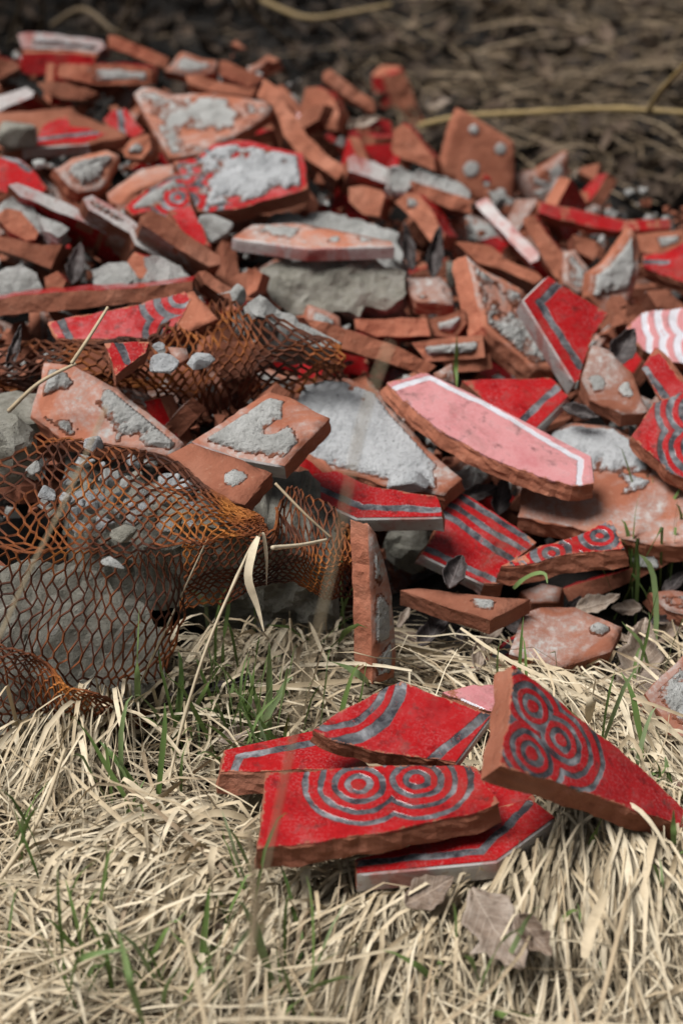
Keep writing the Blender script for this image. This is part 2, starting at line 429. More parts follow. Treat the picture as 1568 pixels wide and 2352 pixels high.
NSH = 0
def T(label, kind, px, p=10, r=0, lift=0.0, thk=.018, fac=(), rings=(), lines=(), mortar=None, dots=None, group='broken tiles in the rubble heap', glaze=None, slant=None, side='terra', width=.0028, fn=None, bottom=None, rough=1.0, z=None, gname=None, line=None, gp=None, topm=None):
    """a shard traced at photograph pixels px on a plane of pitch p / roll r that rests on the heap"""
    global NSH; NSH += 1; seed = NSH*3.17
    if kind in ('glaze', 'back'): thk *= .68
    cx = sum(q[0] for q in px)/len(px); cy = sum(q[1] for q in px)/len(px)
    A = atz(cx, cy, z) if z is not None else hit(cx, cy, fn or surf)
    A = A + (C0-A).normalized()*lift
    n = plane_n(p, r)
    if n.dot(C0-A) < 0: print('BACKFACING', label, n)
    M = frame(A, n); Mi = M.inverted()
    def loc(q):
        d = ray(*q); t = (A-C0).dot(n)/d.dot(n); v = Mi @ (C0+d*t); return (v.x, v.y)
    poly = [loc(q) for q in px]
    for q in poly:
        if math.hypot(*q) > .3: print('LARGE', label, round(math.hypot(*q), 2)); break
    sl = random.uniform(-.1, .3) if slant is None else slant
    if kind == 'glaze': top, bt, amp = 'terra', 'back', .0002
    elif kind == 'back': top, bt, amp = 'back', 'glaze', .0005
    elif kind == 'edge': top, bt, amp = 'terra', 'terra', .0016
    elif kind == 'pale': top, bt, amp = 'edge', 'glaze', .0003
    elif kind == 'concrete': top, bt, amp, side = 'concrete', 'concrete', .004, 'concrete'
    elif kind == 'mortar': top, bt, amp, side = 'mortar', 'mortar', .003, 'mortar'
    top = topm or top
    if kind in ('edge', 'pale'): sl = 0; bt = bottom or 'glaze'
    big = kind in ('concrete', 'mortar')
    o, bl, ov, tf = slab({'concrete': 'concrete_block', 'mortar': 'mortar_lump'}.get(kind, 'tile_shard'), M, poly, thk, top, side, bt, fac=fac, topamp=amp, seed=seed, slant=sl, rough=(3.0 if big else rough*.65 if kind == 'edge' else rough), sidefn=kind in ('edge', 'pale'), grid=.005 if kind in ('edge', 'concrete', 'mortar') else .007)
    tag(o, label, {'concrete': 'concrete', 'mortar': 'mortar'}.get(kind, 'tile shard'), group if not big else 'lumps of concrete and mortar')
    if kind == 'glaze':
        g = glaze
        if rings or lines or glaze:
            rr = [([loc(c) for c in cs], b) for cs, b in rings]
            ss = []
            for ln in lines:
                q = [loc(c) for c in ln]; ss += list(zip(q[:-1], q[1:]))
            kw = dict(line=line) if line else {}
            g = m_glaze(gname or 'painted_red_glaze', base=glaze, rings=rr, segs=ss, width=width, **kw)
        if gp:
            q = [loc(c) for c in gp]; B = []
            for i in range(len(q)):
                a = Vector(q[i]); b = Vector(q[(i+1) % len(q)]); k = max(2, int((b-a).length/.003))
                for j in range(k):
                    c = a.lerp(b, j/k); B.append(c + Vector((noise.noise((c.x*160, c.y*160, seed)), noise.noise((c.x*160, c.y*160, seed+4))))*.0016)
            bb = [tuple(c) for c in B]; gx = np.array([(x, y) for x in np.arange(min(c[0] for c in bb), max(c[0] for c in bb), .006) for y in np.arange(min(c[1] for c in bb), max(c[1] for c in bb), .006)])
            gx = gx[inside(gx, bb)]; gx = gx[seg_dist(gx, bb) > .003]
            v2, _, f2, *_ = delaunay_2d_cdt([Vector(c) for c in bb]+[Vector(c) for c in gx], [], [list(range(len(bb)))], 1, 1e-7)
            add_glaze(o, [tuple(c) for c in v2[:len(bb)]], v2, [tuple(x) for x in f2], g or MT['glaze'], q, ())
        else: add_glaze(o, bl, ov, tf, g or MT['glaze'], poly, fac)
    if mortar:
        mm = dict(cov=.05, at=None, th=.003, mat='mortar', freq=28); mm.update(mortar)
        pt = None
        if mm['at']:
            pt = []
            for (x, y, rp) in mm['at']:
                c = loc((x, y)); e = loc((x+rp, y)); pt.append((c[0], c[1], math.hypot(e[0]-c[0], e[1]-c[1])))
        add_mortar(o, poly, (mm['cov'], pt, mm['th'], mm['mat'], mm['freq']), seed)
    if dots:
        pt = []
        for (x, y, rp) in dots:
            c = loc((x, y)); e = loc((x+rp, y)); pt.append((c[0], c[1], math.hypot(e[0]-c[0], e[1]-c[1])))
        add_mortar(o, poly, (0, pt, .0016, 'mortar', 60), seed, dots=True)
    W = [M @ Vector((q[0], q[1], 0)) for q in poly]; W2 = [M @ Vector((q[0], q[1], -thk)) for q in poly]
    FOOT.append(([(v.x, v.y) for v in W], A, n, thk, min(v.z for v in W2)))
    return o
# ------------------------------------------------------------------ the shards, back of the heap to the front
mo = lambda **k: k
BAND = [(.0042, .0080), (.0115, .0153), (.0198, .0232), (.0284, .0318)]
# back ridge
T('tile on edge with pale mortared rim, top left of heap', 'pale', [(41,79),(89,75),(138,79),(235,93),(242,108),(222,122),(153,113),(51,110)], 62, 0, .02, .05, bottom='back', mortar=mo(at=[(125,92,50),(190,105,36)], th=.003, mat='white'))
T('dark red glazed face under the pale mortared rim', 'glaze', [(51,120),(222,128),(214,152),(200,172),(45,168)], 78, 0, -.02)
T('narrow terracotta shard sloping right behind the dark tile on the ridge', 'edge', [(251,80),(270,83),(390,134),(383,157),(352,149),(253,108)], 70, -8, thk=.06)
T('terracotta corner cut by the left frame below the dark ridge tile', 'edge', [(-20,128),(33,139),(46,157),(-20,190)], 70, 0, thk=.06)
T('flat terracotta shard on edge with grey mortar on its right half', 'edge', [(133,149),(224,148),(268,147),(342,156),(349,167),(344,195),(217,194),(133,177)], 72, 0, .02, .07, mortar=mo(at=[(290,182,75)], th=.001, freq=40))
T('small shard half dark purple half terracotta in black gap, upper left', 'edge', [(84,190),(143,188),(204,203),(224,213),(191,230),(143,226),(102,210)], 65, 0, .0, .05)
T('white moulded tile edge with dark red face under it, left frame', 'pale', [(-20,225),(61,200),(79,211),(74,223),(-20,262)], 55, 12, .02, .05, bottom='back')
T('grey smeared wedge of tile back at the ridge beside a pale stone', 'back', [(377,162),(417,119),(463,134),(499,139),(497,170),(430,174)], 38, 0, .0, mortar=mo(at=[(440,145,28)], th=.002))
T('terracotta shard edge lying under the pale stone on the ridge', 'edge', [(425,172),(458,172),(502,187),(570,203),(590,200),(575,223),(504,213),(433,193)], 55, 0, .01, .05)
T('terracotta shard sloping to the right just behind the pale stone', 'edge', [(504,139),(519,139),(593,172),(606,180),(570,200),(545,187),(504,170)], 60, 0, .0, .05)
T('large back-up shard smeared with grey, tapering to right', 'back', [(308,216),(328,200),(356,203),(387,218),(479,213),(606,231),(624,249),(616,264),(542,313),(504,330),(463,353),(389,364),(379,348)], 28, 3, .03, mortar=mo(cov=-.05, th=.0009, freq=34))
T('long wavy broken tile edge running down from the ridge', 'edge', [(606,180),(639,203),(660,249),(677,264),(706,313),(741,347),(787,380),(790,395),(774,412),(744,392),(680,347),(652,312),(640,272),(626,242),(590,222)], 52, -4, .045, .05)
T('dark lumpy terracotta chunk right of the wavy edge on the ridge', 'edge', [(703,201),(726,199),(746,206),(764,224),(777,255),(774,301),(754,298),(731,278),(728,260),(685,255)], 66, 14, .0, .04, rough=2)
T('terracotta bar sloping down right on the skyline of the heap', 'edge', [(741,168),(757,158),(787,181),(838,217),(856,229),(861,255),(848,257),(802,227),(741,183)], 65, 0, .0, .06)
T('upright dark red tile on the skyline showing its glazed side', 'glaze', [(853,173),(889,176),(910,217),(925,255),(935,283),(904,293),(874,288),(859,222)], 96, 42, .03, .03, rough=.6)
T('terracotta tile edge propped beside the upright dark red tile', 'edge', [(900,172),(926,160),(934,178),(958,247),(1009,303),(1014,339),(1009,372),(994,359),(943,290),(924,250)], 72, -20, .02, .03)
T('rounded terracotta lump below the upright dark red tile', 'edge', [(904,296),(925,283),(940,293),(996,362),(999,393),(968,380),(904,354),(897,341)], 68, 10, .05, .04, rough=1.6)
T('terracotta tile back standing upright with round grey mortar dots', 'back', [(1054,250),(1084,265),(1181,327),(1179,515),(1161,500),(1008,400),(1038,286)], 68, -8, .0, .02, dots=[(1087,298,13),(1148,342,15),(1082,388,21),(1148,446,15),(1117,423,8),(1023,326,8)], rough=.5, topm='terra')
# second row
T('half buried terracotta shard with torn red glaze, upper left', 'glaze', [(-20,258),(69,256),(166,246),(184,264),(288,305),(293,315),(204,330),(51,340),(-20,347)], 14, 0, .02, .016, fac=(6,), gp=[(50,338),(89,312),(97,290),(156,266),(163,290),(204,296),(245,310),(200,328)], lines=[[(70,322),(225,306)]])
T('small red chip with grey stripes in the dark gap', 'glaze', [(237,277),(255,256),(288,249),(334,305),(306,318),(255,295)], 30, 0, .0, lines=[[(275,252),(283,308)]], width=.003)
T('small terracotta stub with mortar beside the striped red chip', 'edge', [(301,320),(342,307),(347,340),(326,366),(288,361),(281,345)], 60, 10, .03, .03, mortar=mo(at=[(298,350,26)], th=.004))
T('plain red glazed shard cut by the left frame above the pale slab', 'glaze', [(-20,355),(43,366),(69,384),(108,432),(90,452),(-20,438)], 18, -4, .02, lines=[[(-20,352),(40,372),(66,392)]])
T('shard caked in grey mortar with red glaze under its right side', 'back', [(122,389),(178,361),(245,346),(275,358),(240,425),(225,436),(180,442),(160,430)], 38, -12, .03, mortar=mo(at=[(195,380,62),(235,365,35)], th=.006))
T('brownish tile back wedged under the big grey-smeared shard', 'back', [(245,444),(326,388),(398,377),(412,398),(306,446),(286,474),(255,466)], 20, 0, .0)
T('painted red shard with bands and grey mortar on its left', 'glaze', [(286,478),(330,440),(408,398),(434,444),(440,500),(388,505),(352,485),(306,494)], 25, 0, .025, rings=[([(408,455)], [(.003, .007), (.0115, .016), (.0205, .025)])], mortar=mo(at=[(325,462,50),(390,415,32)], th=.003))
T('red painted shard covered in thick white mortar', 'glaze', [(398,372),(449,365),(490,332),(551,322),(694,352),(706,434),(541,482),(454,487)], 30, 2, .045, .020, rings=[([(420,394),(432,462)], [(.004, .0095), (.0155, .0205), (.026, .031)])], mortar=mo(at=[(575,385,105),(660,400,60),(520,350,50),(640,370,60)], th=.0042, mat='white', freq=36), lines=())
T('pale mortared moulded edge left of the big standing tile', 'pale', [(797,362),(813,354),(859,370),(900,393),(902,424),(800,393)], 45, -10, .05, .05)
T('terracotta broken edge under the white mortar ridge', 'edge', [(946,416),(994,431),(1075,456),(1084,492),(1035,480),(952,448)], 62, -10, .055, .06)
T('grey white ridge of mortar along the top of a tile edge', 'mortar', [(898,387),(973,395),(1050,415),(1080,441),(1075,463),(1012,440),(952,420),(930,441),(896,424)], 45, -10, .068, .015)
T('stubby terracotta lump under the pale mortared edge', 'edge', [(800,431),(831,426),(876,438),(884,449),(871,497),(833,492),(802,464)], 60, 10, .02, .04)
T('steep narrow terracotta shard above two dark pointed leaves', 'edge', [(905,464),(935,441),(961,446),(986,477),(1022,540),(1010,572),(985,552),(950,502)], 62, 25, .03, .03, mortar=mo(at=[(948,455,18)], th=.002))
T('pale moulded edge of a tile leaning down right', 'pale', [(1092,465),(1116,454),(1236,581),(1236,597),(1217,604),(1094,474)], 40, 22, .05, .05, bottom='back')
T('leaning terracotta edge right of the pale moulded edge', 'edge', [(1199,501),(1225,491),(1254,538),(1290,578),(1290,650),(1268,632),(1203,516)], 62, 12, .02, .05)
T('low dark red tile along the back right rim of the heap', 'glaze', [(1232,462),(1362,490),(1435,507),(1536,503),(1540,523),(1428,530),(1362,523),(1236,489)], 50, 0, .0)
T('small terracotta lump in shade at the back right', 'edge', [(1315,538),(1362,552),(1373,574),(1362,598),(1322,576)], 55, 0, .02, .04)
T('terracotta bar with grey smear at the right frame', 'edge', [(1460,538),(1536,530),(1585,527),(1585,558),(1514,583),(1471,579)], 55, 6, .01, .05, mortar=mo(at=[(1530,545,26)], th=.0015))
T('dark red glazed tile cut by the right frame, back of heap', 'glaze', [(1475,586),(1522,581),(1595,545),(1595,660),(1530,636),(1475,612)], 18, 4, .03, .02, lines=[[(1475,602),(1530,604)]])
T('broken terracotta bit beneath the dark red tile, right frame', 'edge', [(1485,668),(1525,664),(1558,690),(1580,715),(1507,707)], 50, -8, .03, .05)
T('grey mortared chip beside the tall mortar-tipped shard', 'back', [(1293,578),(1319,574),(1351,617),(1357,664),(1326,676),(1293,652)], 50, -5, .04, mortar=mo(cov=.22, th=.003))
T('tall pointed shard tipped with grey mortar', 'back', [(1446,523),(1460,538),(1467,617),(1449,675),(1431,726),(1399,735),(1348,680),(1355,625),(1384,606),(1417,567)], 56, -16, .05, mortar=mo(at=[(1440,560,45),(1420,600,45),(1370,650,26),(1440,630,24)], th=.004))
T('terracotta bar behind the long mortared shard', 'edge', [(1045,556),(1072,556),(1120,563),(1163,596),(1232,625),(1245,640),(1225,652),(1145,616),(1098,605)], 50, 0, .03, .04)
T('long shard caked with grey mortar leaning behind the red tile', 'back', [(1069,586),(1125,628),(1202,668),(1212,720),(1275,851),(1227,851),(1110,749)], 34, -26, .06, .024, mortar=mo(cov=.14, th=.0045, freq=30))
T('red tile with grey border line and white moulded edge', 'glaze', [(1258,635),(1395,721),(1360,769),(1329,872),(1320,880),(1202,690)], 36, -14, .10, .026, fac=(4,5), lines=[[(1285,650),(1238,697),(1330,842)]], width=.0030)
T('tile back with two grey spots below the red bordered tile', 'back', [(1360,793),(1395,803),(1447,854),(1487,946),(1426,953),(1355,917),(1334,872)], 32, 6, .05, dots=[(1368,880,24),(1440,895,22)])
T('red shard tinted pale pink as sky sheen with white wavy bands at the right frame', 'glaze', [(1477,716),(1590,708),(1590,835),(1523,831),(1477,805),(1436,754)], 34, 0, .04, glaze=PINK_SHEEN, line=SHEEN_LINE, rings=[([(1600,735),(1612,800)], [(.016, .022), (.027, .033), (.038, .043)])])
T('dark red shard on edge with grey line at right frame', 'glaze', [(1503,798),(1590,905),(1590,930),(1523,927),(1472,846)], 52, 22, .06, lines=[[(1482,850),(1530,915)]])
T('red shard with scalloped grey bands at the right frame', 'glaze', [(1500,925),(1590,898),(1600,1115),(1530,1082),(1450,1002)], 28, 5, .06, rings=[([(1608,945),(1615,1030)], [(.012, .016), (.020, .0245), (.0285, .0325)])])
# long slabs on the left
T('pale pink moulded edge of long slab sloping down right', 'pale', [(20,425),(41,420),(153,466),(301,543),(304,560),(281,555),(153,494),(46,450)], 42, -16, .06, .05, bottom='back')
T('second long slab edge with grey mortar stripe on top', 'pale', [(191,456),(212,448),(255,471),(340,530),(442,612),(430,630),(310,562),(298,535),(204,482)], 44, -16, .05, .05, mortar=mo(at=[(280,490,26),(330,528,26),(390,575,28),(240,466,22)], th=.003))
T('small red glazed face behind the rounded terracotta bar', 'glaze', [(385,484),(440,472),(484,566),(440,560)], 22, 0, .04)
T('rounded terracotta bar sloping right beside the long slab', 'edge', [(321,498),(345,484),(372,494),(505,590),(507,608),(480,612),(400,564),(325,517)], 48, -12, .065, .05)
T('terracotta chunk with a white mortar rim at left frame', 'edge', [(-10,497),(15,477),(48,485),(89,533),(82,550),(62,553),(20,530)], 55, -8, .05, .03)
T('white mortar crust over the terracotta chunk at left', 'mortar', [(0,470),(33,449),(59,464),(97,522),(91,537),(46,489),(13,483),(-8,495)], 45, -10, .062, .018)
T('grey mortar wedge just right of the white crusted chunk', 'mortar', [(87,490),(128,508),(158,525),(135,545),(102,527)], 40, -8, .05, .025)
T('low terracotta shard in shade below the white crusted chunk', 'edge', [(-12,540),(33,548),(97,563),(143,561),(125,596),(117,617),(51,591),(-12,573)], 60, 0, .03, .05)
T('rough grey mortar lump above long terracotta edge, left frame', 'mortar', [(-10,630),(46,605),(84,628),(104,670),(40,684),(-10,680)], 40, 0, .02, .04)
T('little terracotta stub between two mortar lumps, left', 'edge', [(102,637),(133,622),(153,645),(142,668),(107,668)], 60, 0, .03, .03)
T('grey mortar lump beside a dark leaf in the gap, left', 'mortar', [(210,620),(250,600),(300,603),(304,643),(215,660)], 40, 0, .02, .04)
T('terracotta nub at the end of a mortared bar', 'edge', [(293,601),(309,579),(334,590),(340,624),(344,644),(319,639)], 60, 20, .05, .04)
T('mortar bar running right behind the long terracotta edge', 'mortar', [(330,590),(370,590),(444,640),(434,655),(342,647)], 45, -10, .045, .03)
T('long terracotta broken edge with red glaze on top', 'edge', [(-20,690),(46,678),(150,671),(306,662),(400,650),(442,646),(442,667),(400,690),(250,702),(150,712),(60,718),(-20,728)], 69, -2, .06, .05)
T('red shard with wavy grey bands above the wire mesh', 'glaze', [(110,742),(306,703),(444,668),(500,732),(449,757),(347,782),(240,782),(133,780)], 26, 6, .075, .018, gp=[(110,742),(306,703),(425,673),(440,690),(424,716),(408,745),(404,765),(347,781),(240,781),(133,779)], rings=[([(418,684),(428,762)], [(.006, .010), (.0155, .0205), (.026, .031)])], lines=[[(141,738),(162,780)]])
T('small red chip with grey line lying on the mesh', 'glaze', [(240,790),(342,786),(334,812),(266,864)], 34, -6, .10, .020, lines=[[(273,788),(294,832)]], width=.0026)
T('small pale terracotta fragment among white lumps on the mesh', 'back', [(385,797),(428,800),(434,822),(405,838)], 40, 0, .10, .010)
T('narrow grey mortar bar lying across the mesh corner', 'mortar', [(567,695),(596,678),(626,697),(781,787),(770,802),(722,796),(684,785),(577,716)], 40, -18, .105, .03)
T('dark red brown sliver left of the concrete lump', 'edge', [(455,624),(472,622),(545,670),(532,696),(470,652)], 55, -15, .05, .03)
T('terracotta bit peeking out at the left of the concrete lump', 'edge', [(569,616),(602,628),(590,666),(567,682)], 60, 10, .03, .03)
# middle
T('grey mortared slab behind the flat tile in the middle', 'mortar', [(619,490),(660,482),(695,496),(745,490),(844,513),(917,540),(920,600),(880,575),(707,530),(640,520)], 18, 0, .01, .03)
T('broad rough concrete lump with ribbed underside in the middle', 'concrete', [(577,664),(603,615),(645,597),(745,590),(860,590),(925,625),(932,672),(887,712),(837,701),(825,728),(799,716),(707,720),(634,705)], 46, 0, .02, .05)
T('flat tile back with dark moulded rim resting on the concrete lump', 'back', [(534,546),(577,517),(684,513),(800,533),(898,555),(903,564),(707,570)], -1, 0, .075, .016, fac=(4,5,6), mortar=mo(at=[(640,532,36),(770,552,22),(840,550,30)], th=.0012), slant=.1)
T('small square tile piece with mortar at its near corner', 'back', [(932,638),(1009,636),(1034,664),(1041,700),(955,694),(936,664)], 22, 0, .06, .018, mortar=mo(at=[(958,690,26),(1030,670,16)], th=.003))
T('thin terracotta edge in shade below the small square piece', 'edge', [(814,733),(978,731),(988,771),(864,773),(818,754)], 58, 0, .03, .05)
T('mortar topped tile stub below the small square piece', 'edge', [(986,733),(1017,726),(1066,710),(1072,741),(1045,776),(998,772)], 50, 6, .05, .04, mortar=mo(at=[(1030,728,40)], th=.005))
T('grey mortared tile edge above the dark gap, centre right', 'edge', [(944,787),(998,779),(1108,769),(1113,821),(978,831)], 60, 6, .045, .05, mortar=mo(at=[(1000,798,50),(1060,788,40)], th=.004))
T('thin dark terracotta edge under the grey mortared edge', 'edge', [(1010,826),(1125,812),(1130,846),(1040,856)], 62, 0, .02, .04)
T('long thin dark tile edge running right under the concrete lump', 'edge', [(697,729),(768,747),(913,796),(1000,840),(978,861),(883,831),(783,800),(730,773)], 64, -12, .04, .05)
T('little upright chip at the top of the pink tile', 'back', [(994,858),(1036,835),(1045,888),(1005,878)], 50, 10, .07, .012, mortar=mo(cov=.1, th=.002))
T('bright red triangle with grey line behind the pink tile', 'glaze', [(1060,876),(1263,869),(1304,910),(1227,986),(1150,960),(1095,905)], 20, 0, .04, lines=[[(1281,889),(1197,968)]], fac=(2,))
T('slab thickly covered in pale grey mortar, left of pink tile', 'back', [(664,930),(683,880),(740,866),(800,870),(870,898),(905,945),(1000,1050),(1060,1100),(1020,1140),(880,1112),(690,1064)], 20, -3, .02, mortar=mo(at=[(790,960,170),(900,1020,110),(730,900,90),(930,1105,62),(860,1060,90)], th=.003, mat='white', freq=30))
T('large tile back smeared with grey mortar at right', 'back', [(1197,1124),(1253,992),(1310,972),(1416,982),(1500,1040),(1590,1110),(1610,1250),(1555,1256),(1500,1250),(1420,1237),(1300,1207),(1188,1187)], 12, 0, .035, .022, mortar=mo(at=[(1300,1010,90),(1400,1030,90),(1350,1060,60)], th=.004, mat='white'))
T('long red tile tinted pink as sky sheen with white border line and broken lower edge', 'glaze', [(888,880),(975,857),(1080,905),(1355,1050),(1362,1112),(1315,1118),(1190,1080),(1080,1030),(1010,990),(958,950)], 14, -10, .085, .017, fac=(1,2,3), glaze=PINK_SHEEN, line=SHEEN_LINE, lines=[[(905,892),(985,869),(1130,940),(1333,1060),(1327,1112)]], width=.0023, slant=.25, rough=1.1)
T('square tile back with grey mortar overlapping a plain terracotta piece', 'back', [(617,900),(663,913),(757,961),(653,1070),(541,1050),(440,1014),(485,987)], 24, 4, .055, .021, fac=(3,4), mortar=mo(at=[(560,985,60),(610,950,50),(640,1010,36),(520,1015,40)], th=.0028))
T('plain terracotta tile piece overhanging the mesh fold', 'back', [(384,1045),(439,1018),(525,1046),(624,1087),(563,1160),(490,1130)], 24, 4, .045, .021, topm='terra', mortar=mo(at=[(540,1095,22)], th=.0008))
T('broad tile back with grey mortar lumps behind the mesh fold', 'back', [(102,834),(173,842),(270,893),(424,1020),(400,1046),(300,1034),(150,1012),(72,955)], 24, -4, .02, mortar=mo(at=[(330,960,70),(380,1010,50),(150,990,48),(130,880,36),(290,930,40)], th=.005))
# front right of the heap
T('red shard with grey border line in front of the mortar slab', 'glaze', [(680,1105),(700,1094),(770,1083),(860,1120),(940,1134),(1000,1140),(1014,1187),(820,1190),(690,1130)], 16, 0, .045, .019, fac=(6,7), lines=[[(690,1100),(712,1115),(832,1166),(1006,1172)]], width=.0026)
T('red shard with two curved grey bands, centre right', 'glaze', [(1000,1125),(1043,1123),(1095,1153),(1230,1247),(1176,1290),(1150,1342),(1110,1341),(965,1272),(998,1227),(1013,1191)], 26, -8, .055, .018, fac=(6,), lines=[[(978,1262),(1145,1338)],[(1004,1150),(1050,1168),(1125,1220),(1205,1266)],[(1003,1176),(1045,1196),(1105,1242),(1180,1290)],[(1028,1128),(1090,1163),(1160,1208),(1225,1246)]], width=.0024)
T('shard with grey painted circles and broad broken edge', 'glaze', [(1150,1302),(1240,1255),(1330,1230),(1402,1195),(1434,1262),(1300,1275),(1200,1300)], 12, 4, .075, .020, rings=[([(1265,1272),(1375,1232)], [(.003, .0065), (.010, .0145), (.019, .0235), (.0275, .031)])], slant=.3)
T('long terracotta tile edge under the big grey-smeared tile', 'edge', [(1290,1352),(1440,1308),(1558,1256),(1560,1282),(1440,1340),(1310,1392)], 60, 10, .02, .05)
T('dark terracotta scrap between two front terracotta pieces', 'back', [(1196,1358),(1245,1340),(1290,1350),(1282,1382),(1220,1384)], 18, 0, .015, .015)
T('narrow brick-like tile standing upright in front', 'back', [(845,1203),(862,1225),(900,1370),(908,1500),(905,1556),(855,1572)], 74, -50, .10, .021, slant=0, rough=.7, mortar=mo(at=[(880,1420,40),(870,1300,30),(890,1520,30)], th=.0015))
T('wedge of plain terracotta tile behind the upright brick', 'back', [(918,1357),(959,1351),(1023,1359),(1217,1377),(1125,1425)], 6, 0, .075, .018, slant=0, topm='terra', mortar=mo(at=[(1110,1386,26)], th=.0015), rough=.5)
T('hexagon cornered terracotta tile back with one mortar dab', 'back', [(1202,1408),(1242,1395),(1319,1395),(1428,1441),(1402,1497),(1288,1535),(1168,1502)], 16, 0, .06, .016, slant=0, rough=.5, mortar=mo(at=[(1372,1447,20)], th=.004))
T('red sliver with grey line under the hexagon cornered tile', 'glaze', [(1080,1535),(1195,1450),(1215,1480),(1140,1545)], 16, 0, .02, lines=[[(1130,1515),(1180,1478)]])
T('tile back with crumbling mortar cut by the right frame', 'back', [(1600,1480),(1570,1503),(1480,1592),(1522,1652),(1600,1750)], 22, -10, .06, .020, slant=0, mortar=mo(at=[(1560,1590,60)], th=.005))
T('grey mortared fragment at the right frame above the dry leaf', 'back', [(1490,1362),(1545,1355),(1600,1365),(1600,1420),(1530,1400)], 18, 0, .02, mortar=mo(cov=.2, th=.004))
T('tiny terracotta chip in grass below the hexagon cornered tile', 'back', [(1328,1552),(1352,1540),(1392,1556),(1374,1576)], 20, 0, .01, .008)
# the little stack in the grass
g = 'broken tiles stacked in the grass'
T('bottom red tile with border line and grey moulded edge in grass', 'glaze', [(815,1977),(960,1938),(1100,1868),(1217,1835),(1272,1878),(1138,1977),(819,2007)], 4, 2, z=.052, thk=.020, fac=(4,5), lines=[[(780,1988),(1105,1957),(1215,1848)]], width=.0024, group=g, slant=.05, rough=.5)
T('red tile with bent grey line under the stack, left end', 'glaze', [(507,1775),(515,1725),(720,1680),(800,1715),(850,1765),(640,1772)], 2, 0, z=.050, thk=.020, fac=(1,), lines=[[(535,1775),(552,1740),(760,1700)]], width=.0026, group=g)
T('dark red tile hidden in the middle of the stack', 'glaze', [(1000,1790),(1180,1760),(1230,1840),(1080,1870)], 4, 0, z=.054, group=g)
T('red tile corner tinted pink as sky sheen behind the stack in the grass', 'glaze', [(1015,1592),(1070,1578),(1140,1575),(1160,1640),(1100,1630)], 12, 0, z=.045, glaze=((.46, .14, .16), (.55, .22, .23), (.6, .3, .3)), line=SHEEN_LINE, lines=[[(1060,1610),(1110,1632)]], width=.0015, group=g)  # pink here is sky sheen painted into the glaze colour
T('red tile with two grey curves, top of the stack', 'glaze', [(718,1678),(790,1630),(921,1566),(1127,1643),(1045,1752),(960,1740),(850,1725),(760,1700)], 22, -2, z=.082, thk=.018, fac=(3,), lines=[[(1118,1640),(985,1752)]], rings=[([(755,1560)], [(.030, .0345), (.0385, .0455)])], width=.0028, group=g, slant=.1)
T('red tile with two grey bullseye circles, front of the stack', 'glaze', [(612,1775),(680,1775),(760,1768),(890,1760),(1090,1763),(1145,1845),(1110,1862),(1000,1888),(880,1915),(590,1952)], 4, 0, z=.076, thk=.020, rings=[([(824,1803),(957,1792)], BAND)], group=g, slant=.12, gp=None)
T('leaning red tile with three grey bullseye circles', 'glaze', [(1176,1528),(1345,1663),(1492,1786),(1610,1902),(1596,1912),(1500,1874),(1431,1852),(1300,1805),(1147,1760),(1168,1650),(1172,1600)], 16, -36, z=.092, thk=.021, rings=[([(1222,1622),(1286,1701),(1219,1732)], BAND)], group=g, slant=.12)
T('terracotta crumb in the grass at the right frame', 'back', [(1540,1800),(1556,1788),(1590,1792),(1590,1826),(1552,1822)], 20, 0, z=.02, thk=.015, group=g)
# ------------------------------------------------------------------ filler shards down in the gaps
def fillers():
    made = 0; tries = 0
    while made < 350 and tries < 9000:
        tries += 1
        out = made >= 250; chip = 170 <= made < 250
        px = random.uniform(-40, 1610) if not out else random.choice([random.uniform(-620, -60), random.uniform(1640, 2150)]); py = random.uniform(90, 1420)
        P = hit(px, py)
        if heap(P.x, P.y) < .045: continue
        if P.x < -.02 and P.y < 1.12 and not out: continue
        depth = random.uniform(.018, .068) if not (out or chip) else random.uniform(-.004, .035) if out else random.uniform(.004, .03)
        A = P - Vector((0, 0, depth)); k = random.randint(4, 6); s = random.uniform(.022, .052) if not chip else random.uniform(.014, .028)
        poly = [(s*random.uniform(.6, 1.25)*math.cos(a), .8*s*random.uniform(.6, 1.25)*math.sin(a)) for a in sorted(random.uniform(0, 6.28) for _ in range(k))]
        xs = [q[0] for q in poly]; ys = [q[1] for q in poly]
        if max(xs)-min(xs) < s or max(ys)-min(ys) < .7*s: continue
        n = plane_n(random.uniform(-25, 75), random.uniform(-55, 55))
        kind = random.choice(['back', 'back', 'glaze', 'terra'])
        o, bl, ov, tf = slab('tile_shard', frame(A, n), poly, .0125, kind if kind != 'glaze' else 'glaze', 'terra', 'back', seed=random.random()*99, slant=.1, grid=.012, rough=.5)
        if kind == 'back' and random.random() < .5: add_mortar(o, poly, (random.uniform(-.1, .2), None, .003, 'mortar', 30), random.random()*50)
        look = {'back': 'flat-backed', 'glaze': 'red glazed', 'terra': 'plain terracotta'}[kind]
        zone = ('near the ridge' if py < 330 else 'behind the concrete lump' if py < 600 else 'around the mesh basket' if py < 900 else 'below the pink tile')
        side = 'far left' if px < 260 else 'left' if px < 620 else 'centre' if px < 960 else 'right' if px < 1300 else 'far right'
        o['sunk'] = f'{look}|{zone}'; o['sunk_x'] = px; tag(o, 'tile shard buried out of sight under the heap' if not out else 'tile shard in the heap beyond the picture frame', 'tile shard', 'shards sunk in the gaps of the heap'); made += 1
fillers()

